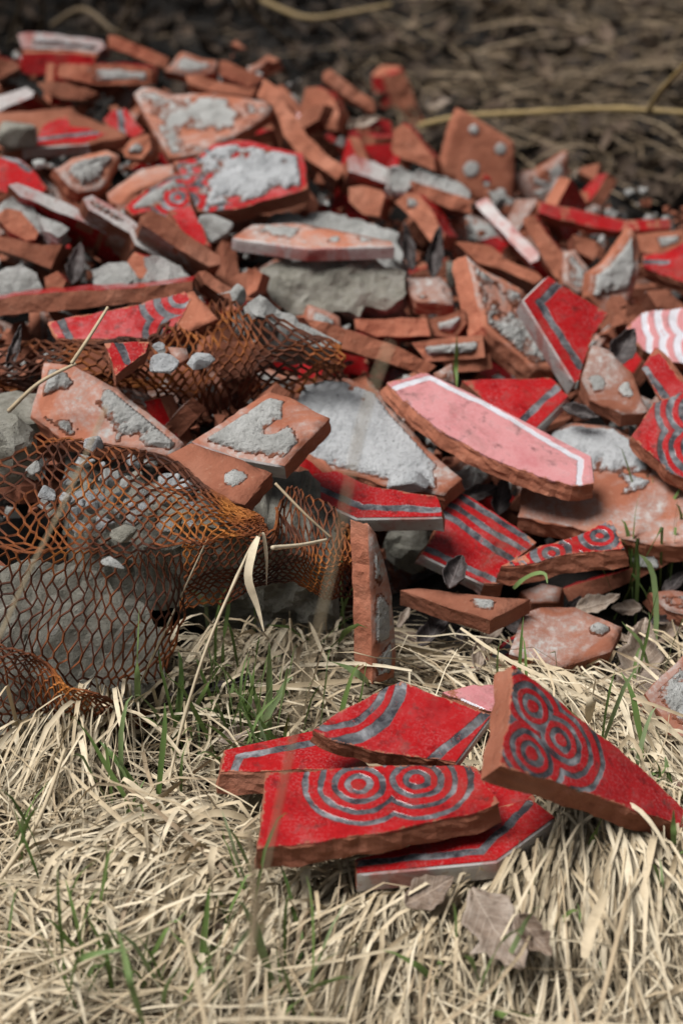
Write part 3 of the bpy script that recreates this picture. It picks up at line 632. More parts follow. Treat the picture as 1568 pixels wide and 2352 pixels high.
def crumbs(name, label, mat, n, smin, smax):
    V = []; Fc = []
    B = [(1, 0, -.3), (-.5, .8, -.3), (-.5, -.8, -.35), (.1, .1, .9), (.7, .6, .3), (-.8, 0, .4)]; FB = [(0, 4, 1), (0, 3, 4), (4, 3, 1), (1, 3, 5), (1, 5, 2), (2, 5, 3), (2, 3, 0), (0, 1, 2)]
    k = 0
    while k < n:
        P = hit(random.uniform(-500, 2050), random.uniform(70, 1560))
        h = heap(P.x, P.y)
        if h < .05 or P.y > 1.84-.5*P.x or (P.x < -.02 and P.y < 1.1): continue
        s = random.uniform(smin, smax)*random.uniform(.5, 1); M = Matrix.Translation(P - Vector((0, 0, random.uniform(.012, .075)))) @ Matrix.Rotation(random.uniform(0, 6.28), 4, Vector((random.gauss(0, 1), random.gauss(0, 1), random.gauss(0, 1))).normalized())
        b = len(V); V += [M @ (Vector(q)*s*random.uniform(.6, 1.3)) for q in B]; Fc += [tuple(b+i for i in f) for f in FB]; k += 1
    tag(mesh_obj(name, V, Fc, [MT[mat]]), label, kind='stuff')
crumbs('terracotta_crumbs', 'small terracotta crumbs fallen between the shards', 'terra', 2200, .003, .011)
crumbs('mortar_crumbs', 'small grey mortar crumbs fallen between the shards', 'mortar', 1600, .003, .010)

# ------------------------------------------------------------------ stones and lumps
def rock(name, label, cat, px, py, wpx, hpx, lift=0.0, mat='mortar', flat=.75, z=None, group=None, amp=.22, yaw=0, off=0.0, sub=3, hull=False):
    A = atz(px, py, z) if z is not None else hit(px, py); A = A + (C0-A).normalized()*lift
    d = (A-C0).dot(F); k = d*HALF/1176; rx = wpx*k/2; rz = hpx*k/2
    bm = bmesh.new(); sd = random.random()*80
    if hull:      # an angular broken crumb
        for _ in range(16): bm.verts.new(Vector((random.gauss(0, 1), random.gauss(0, 1), random.gauss(0, 1))).normalized()*random.uniform(.8, 1.1))
        bmesh.ops.convex_hull(bm, input=bm.verts[:]); bmesh.ops.delete(bm, geom=[v for v in bm.verts if not v.link_faces], context='VERTS')
        bmesh.ops.bevel(bm, geom=bm.edges[:], offset=.07, segments=1, affect='EDGES'); bmesh.ops.triangulate(bm, faces=bm.faces[:]); amp = .08; bm.verts.index_update()
    else: bmesh.ops.create_icosphere(bm, subdivisions=sub, radius=1.0)
    V = []; 
    for v in bm.verts:
        c = v.co; q = Vector((round(c.x*2.2)/2.2, round(c.y*2.2)/2.2, round(c.z*2.2)/2.2)); c2 = c.copy() if hull else c.lerp(q, .45)
        f = 1+amp*noise.noise((c.x*1.5+sd, c.y*1.5, c.z*1.5)) + amp*.45*noise.noise((c.x*4+sd, c.y*4, c.z*4)) + amp*.2*noise.noise((c.x*11+sd, c.y*11, c.z*11))
        V.append(c2*f)
    S = Matrix.Diagonal((rx, max(rx, rz)*flat, rz))
    Fc = [tuple(x.index for x in f.verts) for f in bm.faces]; bm.free()
    M = Matrix.Translation(A) @ Matrix.Rotation(yaw, 4, 'Z')
    o = mesh_obj(name, [S @ v for v in V], Fc, [MT[mat]], M=M, smooth=False); tag(o, label, cat, group)
    return o
G1 = 'lumps of concrete and mortar'
rock('mortar_lump', 'rough grey lump over the torn red shard, left frame', 'mortar', 40, 305, 118, 95, .05, 'concrete', group=G1, hull=True)
rock('mortar_lump', 'little grey lump above the mortar-caked shard, left', 'mortar', 90, 377, 44, 26, .04, group=G1, hull=True)
rock('mortar_lump', 'pale round stone sitting on the heap ridge', 'stone', 482, 170, 32, 26, .02, 'white', group=G1, z=.13, hull=True)
rock('mortar_lump', 'grey rough lump beside the white mortared tile', 'mortar', 487, 525, 108, 76, .03, 'mortar', group=G1, hull=True)
rock('mortar_lump', 'grey pebble of mortar at the upper corner of mesh', 'mortar', 548, 680, 44, 64, .09, 'mortar', group=G1, hull=True)
rock('mortar_lump', 'crumbly grey lump right of the small square piece', 'mortar', 1036, 630, 60, 70, .03, 'concrete', group=G1, hull=True)
rock('mortar_lump', 'white crumbly mortar lump lying on the rusty mesh', 'mortar', 374, 836, 96, 62, .10, 'white', group=G1, hull=True)
rock('mortar_lump', 'pale oblong mortar stick lying on the rusty mesh', 'mortar', 458, 828, 84, 36, .10, 'white', group=G1, amp=.1, yaw=.6, hull=True)
rock('mortar_lump', 'small grey stone beside the broad mortared tile back', 'mortar', 152, 822, 54, 40, .04, 'mortar', group=G1, hull=True)
rock('mortar_lump', 'tiny white chip behind the lump on the mesh', 'mortar', 365, 797, 36, 26, .09, 'white', group=G1, hull=True)
rock('concrete_block', 'rounded grey concrete boulder at the left frame by mesh fold', 'concrete', 5, 1035, 170, 175, .03, 'concrete', group=G1, amp=.15)
rock('concrete_block', 'flat grey concrete slab behind the boulder at left frame', 'concrete', 35, 950, 210, 70, .01, 'concrete', group=G1, amp=.12)
rock('concrete_block', 'dark concrete lump beneath the red bordered shard', 'concrete', 945, 1255, 130, 120, .0, 'concrete', group=G1)
rock('mortar_lump', 'white mortar bulge at the foot of the mortar slab', 'mortar', 935, 1108, 124, 60, .06, 'white', group=G1, amp=.14, hull=True)
rock('mortar_lump', 'small white stone lodged in grass at right frame', 'stone', 1520, 1700, 46, 44, .01, 'white', group=G1, hull=True)
rock('mortar_lump', 'tiny white chip in grass under the hexagon cornered tile', 'stone', 1243, 1565, 64, 32, .012, 'leafp', group=G1, hull=True)
rock('mortar_lump', 'grey sliver between the circle shard and big tile', 'mortar', 1480, 1285, 90, 30, .03, 'mortar', group=G1, hull=True)
# pebbles caught in the mesh fold
peb = [(212,1022,42,30,'white'),(78,1078,44,62,'mortar'),(108,1134,50,34,'white'),(152,1145,24,32,'white'),(258,1302,56,30,'mortar'),(285,1225,44,32,'concrete'),
 (305,1060,40,36,'white'),(345,1062,40,34,'mortar'),(250,1100,44,36,'mortar'),(212,1110,30,30,'concrete'),(268,1140,36,36,'white'),(210,1165,34,46,'white'),(240,1200,46,40,'white'),(290,1110,46,40,'mortar'),
 (330,1130,48,40,'mortar'),(178,1180,36,36,'white'),(230,1135,32,28,'mortar'),(390,1105,44,26,'white'),(430,1120,48,24,'white'),(432,1158,40,28,'white'),(470,1140,40,30,'mortar'),(380,1150,40,30,'mortar'),(165,1110,28,26,'mortar'),(495,1175,36,24,'white'),(350,1180,40,30,'concrete'),(310,1190,40,30,'mortar'),(130,1180,40,30,'concrete'),(262,1045,40,30,'mortar'),(400,1195,40,26,'concrete'),(530,1195,30,22,'white')]
prg = random.Random(4)
peb += [(prg.uniform(160, 480), prg.uniform(1050, 1225), prg.uniform(18, 48), prg.uniform(16, 34), prg.choice(['white', 'white', 'mortar', 'concrete'])) for _ in range(26)]
for i, (x, y, a, b, m) in enumerate(peb):
    o = rock('pebble', 'pale pebble caught inside the fold of the rusty mesh', 'pebble', x, y, a*(sz := random.uniform(.8, 1.6)), b*sz, 0, m, z=.127 if i > 5 else .168, group='pebbles caught in the mesh fold', hull=True, yaw=i*1.3)
    if i < 6: o['label'] = ['pale pebble on top of the mesh fold beside the tile', 'grey oval pebble beside the boulder at the left frame', 'white pebble on the mesh below the grey oval pebble', 'small white pebble right of the white pebble on mesh', 'tan pebble hanging under the front edge of the mesh fold', 'buff pebble near the front edge of the mesh fold'][i]

# ------------------------------------------------------------------ concrete blocks wrapped in the mesh
T('big concrete block under the mesh, front left corner', 'concrete', [(-140,1330),(60,1285),(190,1300),(330,1385),(392,1470),(380,1560),(300,1630),(200,1665),(-140,1720)], 50, -6, z=.065, thk=.10, slant=-.1)
T('shaded concrete block behind the drooping grass leaf', 'concrete', [(410,1200),(560,1215),(690,1270),(760,1330),(770,1430),(700,1500),(560,1540),(430,1530),(400,1350)], 100, 8, z=.055, thk=.08, slant=-.1)
T('rubble bed of concrete under the pebbles in the mesh fold', 'concrete', [(150,1040),(330,1070),(480,1130),(590,1205),(480,1240),(330,1252),(180,1220)], 6, 0, z=.108, thk=.05, slant=.1)

# ------------------------------------------------------------------ rusty expanded mesh
def catmull(P, t):
    n = len(P); x = t*(n-1); i = min(int(x), n-2); f = x-i
    p0, p1, p2, p3 = P[max(i-1, 0)], P[i], P[i+1], P[min(i+2, n-1)]
    return .5*((2*p1)+(p2-p0)*f+(2*p0-5*p1+4*p2-p3)*f*f+(3*p1-p0-3*p2+p3)*f**3)
def wire(name, label, rows, nu, nv, thick=.0016, wob=.0058, holes=0.0, seed=1, group='rusty expanded metal mesh'):
    W = [[atz(*q) if len(q) == 3 else q for q in r] for r in rows]
    rg = random.Random(seed)
    def S(u, v):
        col = [catmull(r, u) for r in W]; return catmull(col, v)
    nodes = {}; V = []
    def node(i, j):
        if (i, j) not in nodes:
            u, v = i/(nu*2.0), j/(nv*5.0)
            p = S(min(1, max(0, u)), min(1, max(0, v)))
            q = (p.x*45, p.y*45, p.z*45+seed)
            p = p + Vector((noise.noise(q), noise.noise((q[0]+9, q[1], q[2])), noise.noise((q[0], q[1]+9, q[2]))))*wob + Vector((rg.uniform(-1, 1), rg.uniform(-1, 1), rg.uniform(-1, 1)))*.0005
            nodes[(i, j)] = len(V); V.append(p)
        return nodes[(i, j)]
    Fc = []
    # brick-laid hexagons: cell (a, b) spans two units in u and rows of three units in v
    for b in range(nv-1):
        for a in range(nu-1):
            i0 = 2*a + (b % 2); j0 = 5*b
            if i0+2 > 2*nu: continue
            if rg.random() < holes: continue
            Fc.append((node(i0, j0+3), node(i0+1, j0), node(i0+2, j0+3), node(i0+2, j0+5), node(i0+1, j0+8), node(i0, j0+5)))
    o = mesh_obj(name, V, Fc, [MT['rust']])
    m = o.modifiers.new('strands', 'WIREFRAME'); m.thickness = thick; m.use_even_offset = False; m.use_replace = True; m.use_boundary = True
    tag(o, label, 'wire mesh', group); return o
wire('wire_mesh', 'rusty mesh folded over pebbles, front left', [
  [(-90,980,.150),(80,998,.158),(200,1010,.166),(330,1043,.162),(450,1098,.157),(550,1163,.150),(612,1206,.143)],
  [(-90,1080,.158),(80,1075,.165),(200,1085,.170),(330,1105,.165),(450,1138,.158),(550,1185,.150),(618,1213,.142)],
  [(-90,1185,.155),(80,1185,.160),(200,1188,.162),(330,1192,.158),(450,1188,.154),(550,1203,.147),(624,1219,.141)],
  [(-90,1278,.148),(80,1272,.150),(200,1276,.150),(330,1276,.150),(450,1252,.148),(550,1232,.145),(630,1226,.140)]], 29, 16, .0020, seed=3, holes=.015)
wire('wire_mesh', 'rusty mesh curtain hanging over the concrete block face', [
  [(-90,1255,.140),(60,1258,.142),(200,1262,.142),(330,1268,.142),(430,1262,.142)],
  [(-130,1370,.112),(30,1380,.112),(180,1400,.110),(330,1415,.108),(422,1390,.105)],
  [(-170,1500,.072),(0,1525,.070),(150,1550,.064),(300,1545,.062),(405,1505,.062)],
  [(-90,1690,.018),(60,1690,.016),(200,1665,.016),(320,1625,.018),(400,1575,.022)]], 23, 14, .0018, seed=5, holes=.02)
wire('wire_mesh', 'loose outer flap of rusty mesh at bottom left', [
  [(-90,1460,.098),(40,1490,.092),(140,1560,.074),(230,1610,.06),(345,1640,.03)],
  [(-90,1540,.075),(40,1560,.070),(140,1610,.055),(230,1640,.045),(340,1655,.02)],
  [(-90,1700,.02),(40,1700,.02),(140,1685,.02),(230,1670,.02),(335,1665,.014)]], 25, 13, .0017, seed=8, holes=.03)
wire('wire_mesh', 'torn tail of rusty mesh between fold and upright brick', [
  [(425,1240,.138),(530,1230,.140),(612,1205,.146),(665,1125,.135),(730,1155,.120),(802,1205,.105)],
  [(420,1300,.124),(525,1290,.127),(612,1275,.130),(680,1255,.125),(740,1275,.112),(805,1285,.098)],
  [(418,1350,.108),(520,1340,.110),(604,1315,.116),(685,1310,.108),(748,1325,.098),(807,1322,.088)],
  [(418,1410,.092),(515,1385,.096),(598,1350,.104),(690,1350,.096),(755,1368,.084),(807,1365,.076)]], 27, 15, .0018, seed=13, holes=.03)
wire('wire_mesh', 'rusty mesh basket in the middle left of the heap', [
  [(-60,800,.165),(150,785,.165),(330,770,.170),(470,702,.175),(600,716,.175),(775,800,.165)],
  [(-60,850,.155),(150,840,.160),(330,838,.165),(470,800,.168),(610,795,.168),(800,838,.155)],
  [(-60,890,.135),(150,885,.14),(330,890,.14),(470,888,.145),(620,868,.145),(800,850,.135)],
  [(-60,950,.10),(150,945,.10),(330,960,.10),(470,985,.10),(620,945,.105),(800,890,.105)]], 34, 15, .0028, seed=17)

# ------------------------------------------------------------------ ribbons (blades) and tubes (stalks, twigs)
def clampfoot(P):
    """keep blades out of the tiles that lie on them"""
    for poly, A, n, thk, zm in FOOT:
        if A.y > 1.15 and A.z > .06: continue
        xs = [q[0] for q in poly]; ys = [q[1] for q in poly]
        bb = (P[:, 0] > min(xs)-.002) & (P[:, 0] < max(xs)+.002) & (P[:, 1] > min(ys)-.002) & (P[:, 1] < max(ys)+.002)
        ix = np.nonzero(bb)[0]
        if not len(ix): continue
        ins = ix[inside(P[ix, :2], poly)]
        if not len(ins): continue
        zt = A.z - ((P[ins, 0]-A.x)*n.x + (P[ins, 1]-A.y)*n.y)/max(n.z, .2) - thk/max(n.z, .3)
        P[ins, 2] = np.minimum(P[ins, 2], np.maximum(zt-.003, -.02))
    return P
def ribbons(name, paths, widths, tones, mat, label, fold=.25, kind='stuff', clamp=True):
    """paths (n, k, 3): every blade a folded, tapering ribbon"""
    n, k, _ = paths.shape; P = paths.copy()
    if clamp: P = clampfoot(P.reshape(-1, 3)).reshape(n, k, 3)
    tg = np.gradient(P, axis=1); tg /= np.linalg.norm(tg, axis=2, keepdims=True)+1e-9
    up = RNG.normal(0, .55, (n, 1, 3)) + np.array([0, -.25, 1.0]); tw = RNG.normal(0, .6, (n, 1, 3))*np.linspace(-1, 1, k)[None, :, None]; up = up+tw
    sd = np.cross(tg, up); sd /= np.linalg.norm(sd, axis=2, keepdims=True)+1e-9; nr = np.cross(sd, tg)
    t = np.linspace(0, 1, k); prof = np.minimum(1, 2.2*(1-t)+.10)*np.minimum(1, .55+2*t)
    wv = widths[:, None]*prof[None, :]*.5
    L = P-sd*wv[..., None]; Rr = P+sd*wv[..., None]; Mi = P-nr*(wv*fold)[..., None]
    V = np.stack([L, Mi, Rr], 2).reshape(-1, 3)
    b = (np.arange(n)[:, None]*k + np.arange(k-1)[None])*3; b = b.reshape(-1)
    f = np.concatenate([np.stack([b, b+1, b+4, b+3], 1), np.stack([b+1, b+2, b+5, b+4], 1)])
    me = bpy.data.meshes.new(name); me.vertices.add(len(V)); me.vertices.foreach_set('co', V.astype(np.float32).ravel())
    me.loops.add(f.size); me.loops.foreach_set('vertex_index', f.astype(np.int32).ravel()); me.polygons.add(len(f))
    me.polygons.foreach_set('loop_start', np.arange(0, f.size, 4, dtype=np.int32)); me.polygons.foreach_set('use_smooth', np.ones(len(f), bool))
    me.update(calc_edges=True); me.materials.append(mat)
    at = me.attributes.new('tone', 'FLOAT', 'POINT'); at.data.foreach_set('value', np.repeat(tones, k*3).astype(np.float32))
    o = bpy.data.objects.new(name, me); COL.objects.link(o)
    if kind: tag(o, label, kind=kind)
    return o
def blade_paths(P0, ang, length, h0, arch, curl, k=8, base=None):
    n = len(P0); s = np.linspace(0, 1, k)[None, :]
    a = ang[:, None] + curl[:, None]*(s-.3)*1.6
    dx = np.cos(a)*length[:, None]/(k-1); dy = np.sin(a)*length[:, None]/(k-1)
    X = P0[:, 0:1]+np.cumsum(dx, 1)-dx[:, :1]; Y = P0[:, 1:2]+np.cumsum(dy, 1)-dy[:, :1]
    zg = np.array([[meadow(x, y)+.0*heap(x, y) for x, y in zip(xr, yr)] for xr, yr in zip(X, Y)])
    Z = zg + h0[:, None]*(1-s*.8) + arch[:, None]*4*s*(1-s) + RNG.normal(0, .0012, X.shape)
    return np.stack([X, Y, Z], 2)

strokes = [(200,1650,60,1900),(480,1620,230,1690),(150,1640,520,1650),(130,1900,60,1740),(300,1830,560,1990),(100,2000,450,1960),(400,1950,620,1985),(80,2200,420,2150),
 (900,2040,640,2300),(650,2030,950,2080),(850,2060,800,2340),(1000,2080,950,2330),(1240,1890,1150,2340),(1260,1890,1320,2330),(1300,1880,1520,2010),(1480,1900,1540,2330),(1400,1700,1568,1800),
 (1250,1560,1500,1720),(1450,1640,1568,1740),(650,1560,1000,1520),(720,1490,600,1700),(560,1530,770,1480),(900,1540,1120,1510),(300,2300,720,2230),(60,2330,500,2200),(420,1700,700,1640),(540,1800,380,1950),(250,1750,480,1730)]
SA = np.array([list(atz(a, b, .01)[:2]) for a, b, c, d in strokes]); SB = np.array([list(atz(c, d, .01)[:2]) for a, b, c, d in strokes])
def flow(P):
    ba = SB-SA; out = np.empty(len(P))
    for i, p in enumerate(P):
        h = np.clip(((p-SA)*ba).sum(1)/(ba*ba).sum(1), 0, 1); d = np.linalg.norm(p-SA-h[:, None]*ba, axis=1)
        wgt = 1/(d*d+.0004)**1.3; k = RNG.choice(len(SA), p=wgt/wgt.sum()); out[i] = math.atan2(*(ba[k][::-1]))
    return out
def straw():
    Ps = []
    n = 26000
    x = RNG.uniform(-.85, .85, n); y = RNG.uniform(.45, 1.16, n)
    hp = np.array([heap(a, b) for a, b in zip(x, y)]); keep = (hp < .03) & ~((x > .03) & (y > 1.03 - .02*np.sin(x*40))) & ((np.abs(x) < .14+.2*y) | (RNG.random(n) < .75)); P0 = np.stack([x, y], 1)[keep]; n = len(P0)
    ang = flow(P0) + RNG.normal(0, .5, n); rnd = RNG.random(n) < .38; ang[rnd] = RNG.uniform(0, 6.28, rnd.sum())
    ln = np.abs(RNG.normal(.105, .045, n))+.02; P0 = P0 - np.stack([np.cos(ang), np.sin(ang)], 1)*ln[:, None]*.5
    h0 = np.abs(RNG.normal(0, .018, n))*np.where((P0[:, 1] > 1.0) & (P0[:, 0] > .0), .35, 1.0); pa = blade_paths(P0, ang, ln, h0, np.abs(RNG.normal(0, .006, n)), RNG.normal(0, .65, n))
    top = RNG.random(n) < .10; pa[top, :, 2] += .02; 
    wd = np.exp(RNG.normal(math.log(.0014), .5, n)); low_dark = RNG.random(n) < .38; pa[low_dark, :, 2] -= h0[low_dark, None]*.9+.010; tn = np.where(low_dark, np.clip(RNG.normal(.16, .10, n), 0, 1), np.clip(RNG.normal(.74, .20, n), 0, 1))   # lower thatch toned dark brown, shade between blades put into the colour
    Ps.append((pa, wd, tn))
    # tufts combed over: the long blades
    tufts = [((905,2045),(640,2310),150,.020),((880,2055),(800,2360),140,.020),((940,2065),(1010,2360),90,.016),((1270,1900),(1150,2350),200,.036),((1275,1900),(1310,2360),150,.036),((1290,1880),(1500,2080),90,.05),((1480,1890),(1520,2340),120,.04),((1440,1880),(1400,2300),60,.04),
      ((500,1600),(210,1690),40,.03),((260,1640),(60,1900),50,.04),((190,1680),(20,1990),30,.03),((560,1560),(330,1640),60,.03),((1180,1560),(1480,1740),100,.02),((1400,1690),(1590,1850),80,.025),((700,1480),(560,1640),70,.03),((640,1560),(1000,1510),80,.015),((380,1960),(640,1990),60,.02),((100,2010),(420,1950),70,.02),((660,1500),(740,1640),50,.02),((330,1990),(120,2200),60,.03),((480,2080),(300,2330),60,.03),((120,2080),(330,2290),50,.025),((700,2120),(480,2280),60,.03),((1080,2120),(1120,2360),60,.03),((1560,1960),(1500,2200),50,.04)]
    for (a, b, m, hh) in tufts:
        m = int(m*2.0); hh *= 1.35
        A = atz(*a, .01); B = atz(*b, .005); d = B-A; L = math.hypot(d.x, d.y); an = math.atan2(d.y, d.x)
        P0 = np.array([[A.x, A.y]])+RNG.normal(0, .016, (m, 2)); ang = an+RNG.normal(0, .32, m); ln = L*RNG.uniform(.45, 1.1, m)
        pa = blade_paths(P0, ang, ln, np.abs(RNG.normal(hh*.4, .008, m)), np.abs(RNG.normal(hh*.55, .008, m)), RNG.normal(0, .35, m), k=8)
        Ps.append((pa, np.exp(RNG.normal(math.log(.00175), .42, m)), np.clip(RNG.normal(.80, .18, m), 0, 1)))
    pa = np.concatenate([q[0] for q in Ps]); wd = np.concatenate([q[1] for q in Ps]); tn = np.concatenate([q[2] for q in Ps])
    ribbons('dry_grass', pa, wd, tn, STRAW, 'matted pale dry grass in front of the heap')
    # meadow behind the heap
    n = 15000; x = RNG.uniform(-.9, 1.3, n); y = 1.55+2.6*RNG.random(n)**1.2; hp = np.array([heap(a, b) for a, b in zip(x, y)])
    side = sum(np.array([noise.noise((a*2.2, b*2.2, 4)) for a, b in zip(x, y)]) for _ in range(1))
    keep = (hp < .035) & (RNG.random(n) < np.clip(.25+.9*(x+.12)+.5*side, .06, 1)); P0 = np.stack([x, y], 1)[keep]; n = len(P0)
    ang = RNG.normal(.1, .9, n); ln = np.abs(RNG.normal(.11, .05, n))+.03
    pa = blade_paths(P0, ang, ln, np.abs(RNG.normal(0, .018, n)), np.abs(RNG.normal(.006, .012, n)), RNG.normal(0, .5, n), k=6)
    ribbons('dry_grass', pa, np.exp(RNG.normal(math.log(.0013), .45, n)), np.clip(RNG.normal(.13, .08, n)-.05*(P0[:, 0] < 0), 0, 1), STRAW, 'brownish dry grass on the ground behind the heap')
straw()
def greens():
    spots = [(600,1800,26),(480,1750,14),(560,1720,14),(330,2290,12),(640,2290,8),(700,2330,6),(300,1900,10),(560,2150,8),(60,2000,6),(1300,1890,16),(1380,1960,12),(1500,1900,14),(1520,2140,12),(870,2000,6),(1090,2000,6),(640,1400,14),(600,1440,12),(500,1480,8),(760,1560,8),(1430,1290,8),(1500,1330,12),(1540,1300,10),(1400,1600,8),(1250,2200,6),(1060,2310,8),(180,2320,8),(700,1850,10),(120,2180,6),(1470,1440,8),(420,2330,10),(1180,1700,6)]
    P0 = []; 
    for (a, b, m) in spots:
        A = atz(a, b, .0)
        for _ in range(m): P0.append((A.x+RNG.normal(0, .014), A.y+RNG.normal(0, .012)))
    P0 = np.array(P0); n = len(P0); ln = np.abs(RNG.normal(.020, .010, n))+.008
    pa = blade_paths(P0, RNG.uniform(0, 6.28, n), ln, np.full(n, .0), np.zeros(n), RNG.normal(0, .5, n), k=7)
    s = np.linspace(0, 1, 7)[None]; pa[:, :, 2] += .004 + np.abs(RNG.normal(.055, .02, n))[:, None]*(1-(1-s)**1.7)
    ribbons('green_grass', pa, np.exp(RNG.normal(math.log(.0024), .3, n)), np.clip(RNG.normal(.45, .22, n), 0, 1), GREEN, 'sparse fresh green blades growing through the dry grass')
    n = 260; x = RNG.normal(.62, .10, n); y = RNG.normal(3.15, .16, n); pa = blade_paths(np.stack([x, y], 1), RNG.uniform(0, 6.28, n), np.full(n, .06), np.full(n, .0), np.zeros(n), RNG.normal(0, .5, n), k=5)
    pa[:, :, 2] += .05*np.linspace(0, 1, 5)[None]; ribbons('green_grass', pa, np.full(n, .005), RNG.uniform(0, .35, n), GREEN, 'dark green mossy tuft in the background at right')
greens()

def tube(name, pts, r0, r1, mat, tone, label, cat, group=None, sides=6, bud=None):
    P = [catmull(pts, i/23) for i in range(24)]; V = []; Fc = []
    for i, p in enumerate(P):
        tg = (P[min(i+1, 23)]-P[max(i-1, 0)]).normalized(); a = tg.cross(Vector((.3, .9, .1))).normalized(); b = tg.cross(a); t = i/23; r = r0+(r1-r0)*t
        r *= 1+.15*noise.noise((i*.9, r0*900, 1)) + (.35 if bud and i % bud == 0 and i > 0 else 0)
        for k in range(sides):
            an = 6.2832*k/sides; V.append(p+a*math.cos(an)*r+b*math.sin(an)*r)
    for i in range(23):
        for k in range(sides):
            j = (k+1) % sides; Fc.append((i*sides+k, i*sides+j, (i+1)*sides+j, (i+1)*sides+k))
    Fc.append(tuple(reversed(range(sides)))); Fc.append(tuple(23*sides+k for k in range(sides)))
    o = mesh_obj(name, V, Fc, [mat], smooth=True); at = o.data.attributes.new('tone', 'FLOAT', 'POINT'); at.data.foreach_set('value', np.full(len(V), tone, dtype=np.float32))
    tag(o, label, cat, group); return o
def ptd(px, py, depth): d = ray(px, py); return C0 + d*depth
GS = 'tall dry grass stalks'
tube('grass_stalk', [ptd(545,2420,.84), ptd(600,2060,.78), ptd(690,1620,.71), ptd(760,1320,.68), ptd(830,980,.65), ptd(895,790,.64)], .0008, .00055, STRAW, .55, 'tall blurred tan stalk rising across the picture centre', 'grass stalk', GS, bud=9)
tube('grass_stalk', [ptd(545,2420,.80), ptd(572,2200,.82), ptd(585,2060,.81), ptd(572,1905,.80)], .0008, .0016, STRAW, .38, 'short blurred brown stalk beside the tall central one', 'grass stalk', GS)
tube('grass_stalk', [ptd(-30,1530,.90), ptd(60,1330,.88), ptd(150,1150,.86), ptd(245,935,.85)], .0007, .0005, STRAW, .6, 'blurred tan stalk slanting over the mesh fold, left frame', 'grass stalk', GS)
tube('grass_stalk', [atz(362,1960,.0), ptd(400,1740,1.16), ptd(470,1500,1.15), ptd(560,1290,1.15), ptd(592,1232,1.15)], .0011, .0008, STRAW, .8, 'straight straw stalk with drooping leaf before the mesh', 'grass stalk', GS, bud=8)
tube('grass_stalk', [atz(290,1640,.0), ptd(350,1510,1.17), ptd(420,1360,1.16), ptd(475,1240,1.155)], .0008, .0004, STRAW, .8, 'pointed straw stalk left of the one with drooping leaf', 'grass stalk', GS)
tube('grass_stalk', [atz(430,1640,.02), atz(500,1620,.035), atz(600,1590,.04), atz(700,1535,.045)], .0010, .0009, STRAW, .72, 'straw stem lying slanted below the shaded concrete block', 'grass stalk', GS)
tube('grass_stalk', [atz(0,2020,.03), atz(90,1880,.045), atz(150,1720,.05)], .0014, .0011, STRAW, .7, 'thick straw stem leaning at the left frame', 'grass stalk', GS)
tube('grass_stalk', [atz(440,2170,.03), atz(560,1985,.035), atz(480,2110,.04)][:2]+[atz(575,1970,.035)], .0011, .0010, STRAW, .9, 'pale yellow straw piece below the stack, left of centre', 'grass stalk', GS)
tube('grass_stalk', [atz(0,2320,.05), atz(120,2250,.052), atz(260,2180,.05), atz(400,2120,.045)], .0010, .0009, STRAW, .72, 'long straw stem lying near the bottom left corner', 'grass stalk', GS)
tube('grass_stalk', [atz(470,2300,.06), atz(540,2200,.06), atz(610,2080,.05)], .0013, .0011, STRAW, .78, 'slanting straw stem below the pale yellow piece', 'grass stalk', GS)
tube('grass_stalk', [ptd(488,2420,.86), ptd(455,2270,.88), ptd(425,2140,.9)], .0013, .0011, STRAW, .6, 'blurred straw stem end at the bottom, left of centre', 'grass stalk', GS)
tube('grass_stalk', [ptd(500,2345,.92), ptd(640,2340,.92), ptd(800,2345,.92)], .0012, .0011, STRAW, .8, 'straw stem lying flat along the bottom frame', 'grass stalk', GS)
tube('grass_stalk', [atz(165,835,.20), atz(205,775,.215), atz(248,706,.225)], .0013, .0010, STRAW, .62, 'short straw stem stuck up before the wavy banded shard', 'grass stalk', GS)
tube('grass_stalk', [atz(20,945,.16), atz(90,880,.18), atz(175,835,.19)], .0015, .0011, STRAW, .5, 'bent straw stem beside the broad mortared tile back', 'grass stalk', GS)
tube('grass_stalk', [atz(625,1258,.15), atz(690,1252,.14), atz(750,1240,.13)], .0014, .0011, STRAW, .9, 'pale straw piece poking through the torn mesh tail', 'grass stalk', GS)
tube('grass_stalk', [atz(632,1110,.155), atz(700,1180,.14), atz(760,1235,.125)], .0010, .0008, STRAW, .45, 'thin grey stem across the torn mesh tail', 'grass stalk', GS)
for (lab, tone, pts) in [('bright rust orange wire end by the upright brick', 0, [(770,1215),(790,1240),(776,1290),(798,1300)]), ('second rust orange wire loop by the upright brick', 0, [(800,1205),(775,1235),(800,1265),(785,1310)]), ('third rust orange wire strand by the upright brick', 0, [(785,1200),(805,1230),(780,1260),(803,1290)])]:
    o = tube('loose_wire', [atz(x, y, .115-(y-1200)*.0003) for x, y in pts], .0015, .0013, MT['rust'], 0, lab, 'wire', 'loose wire ends')
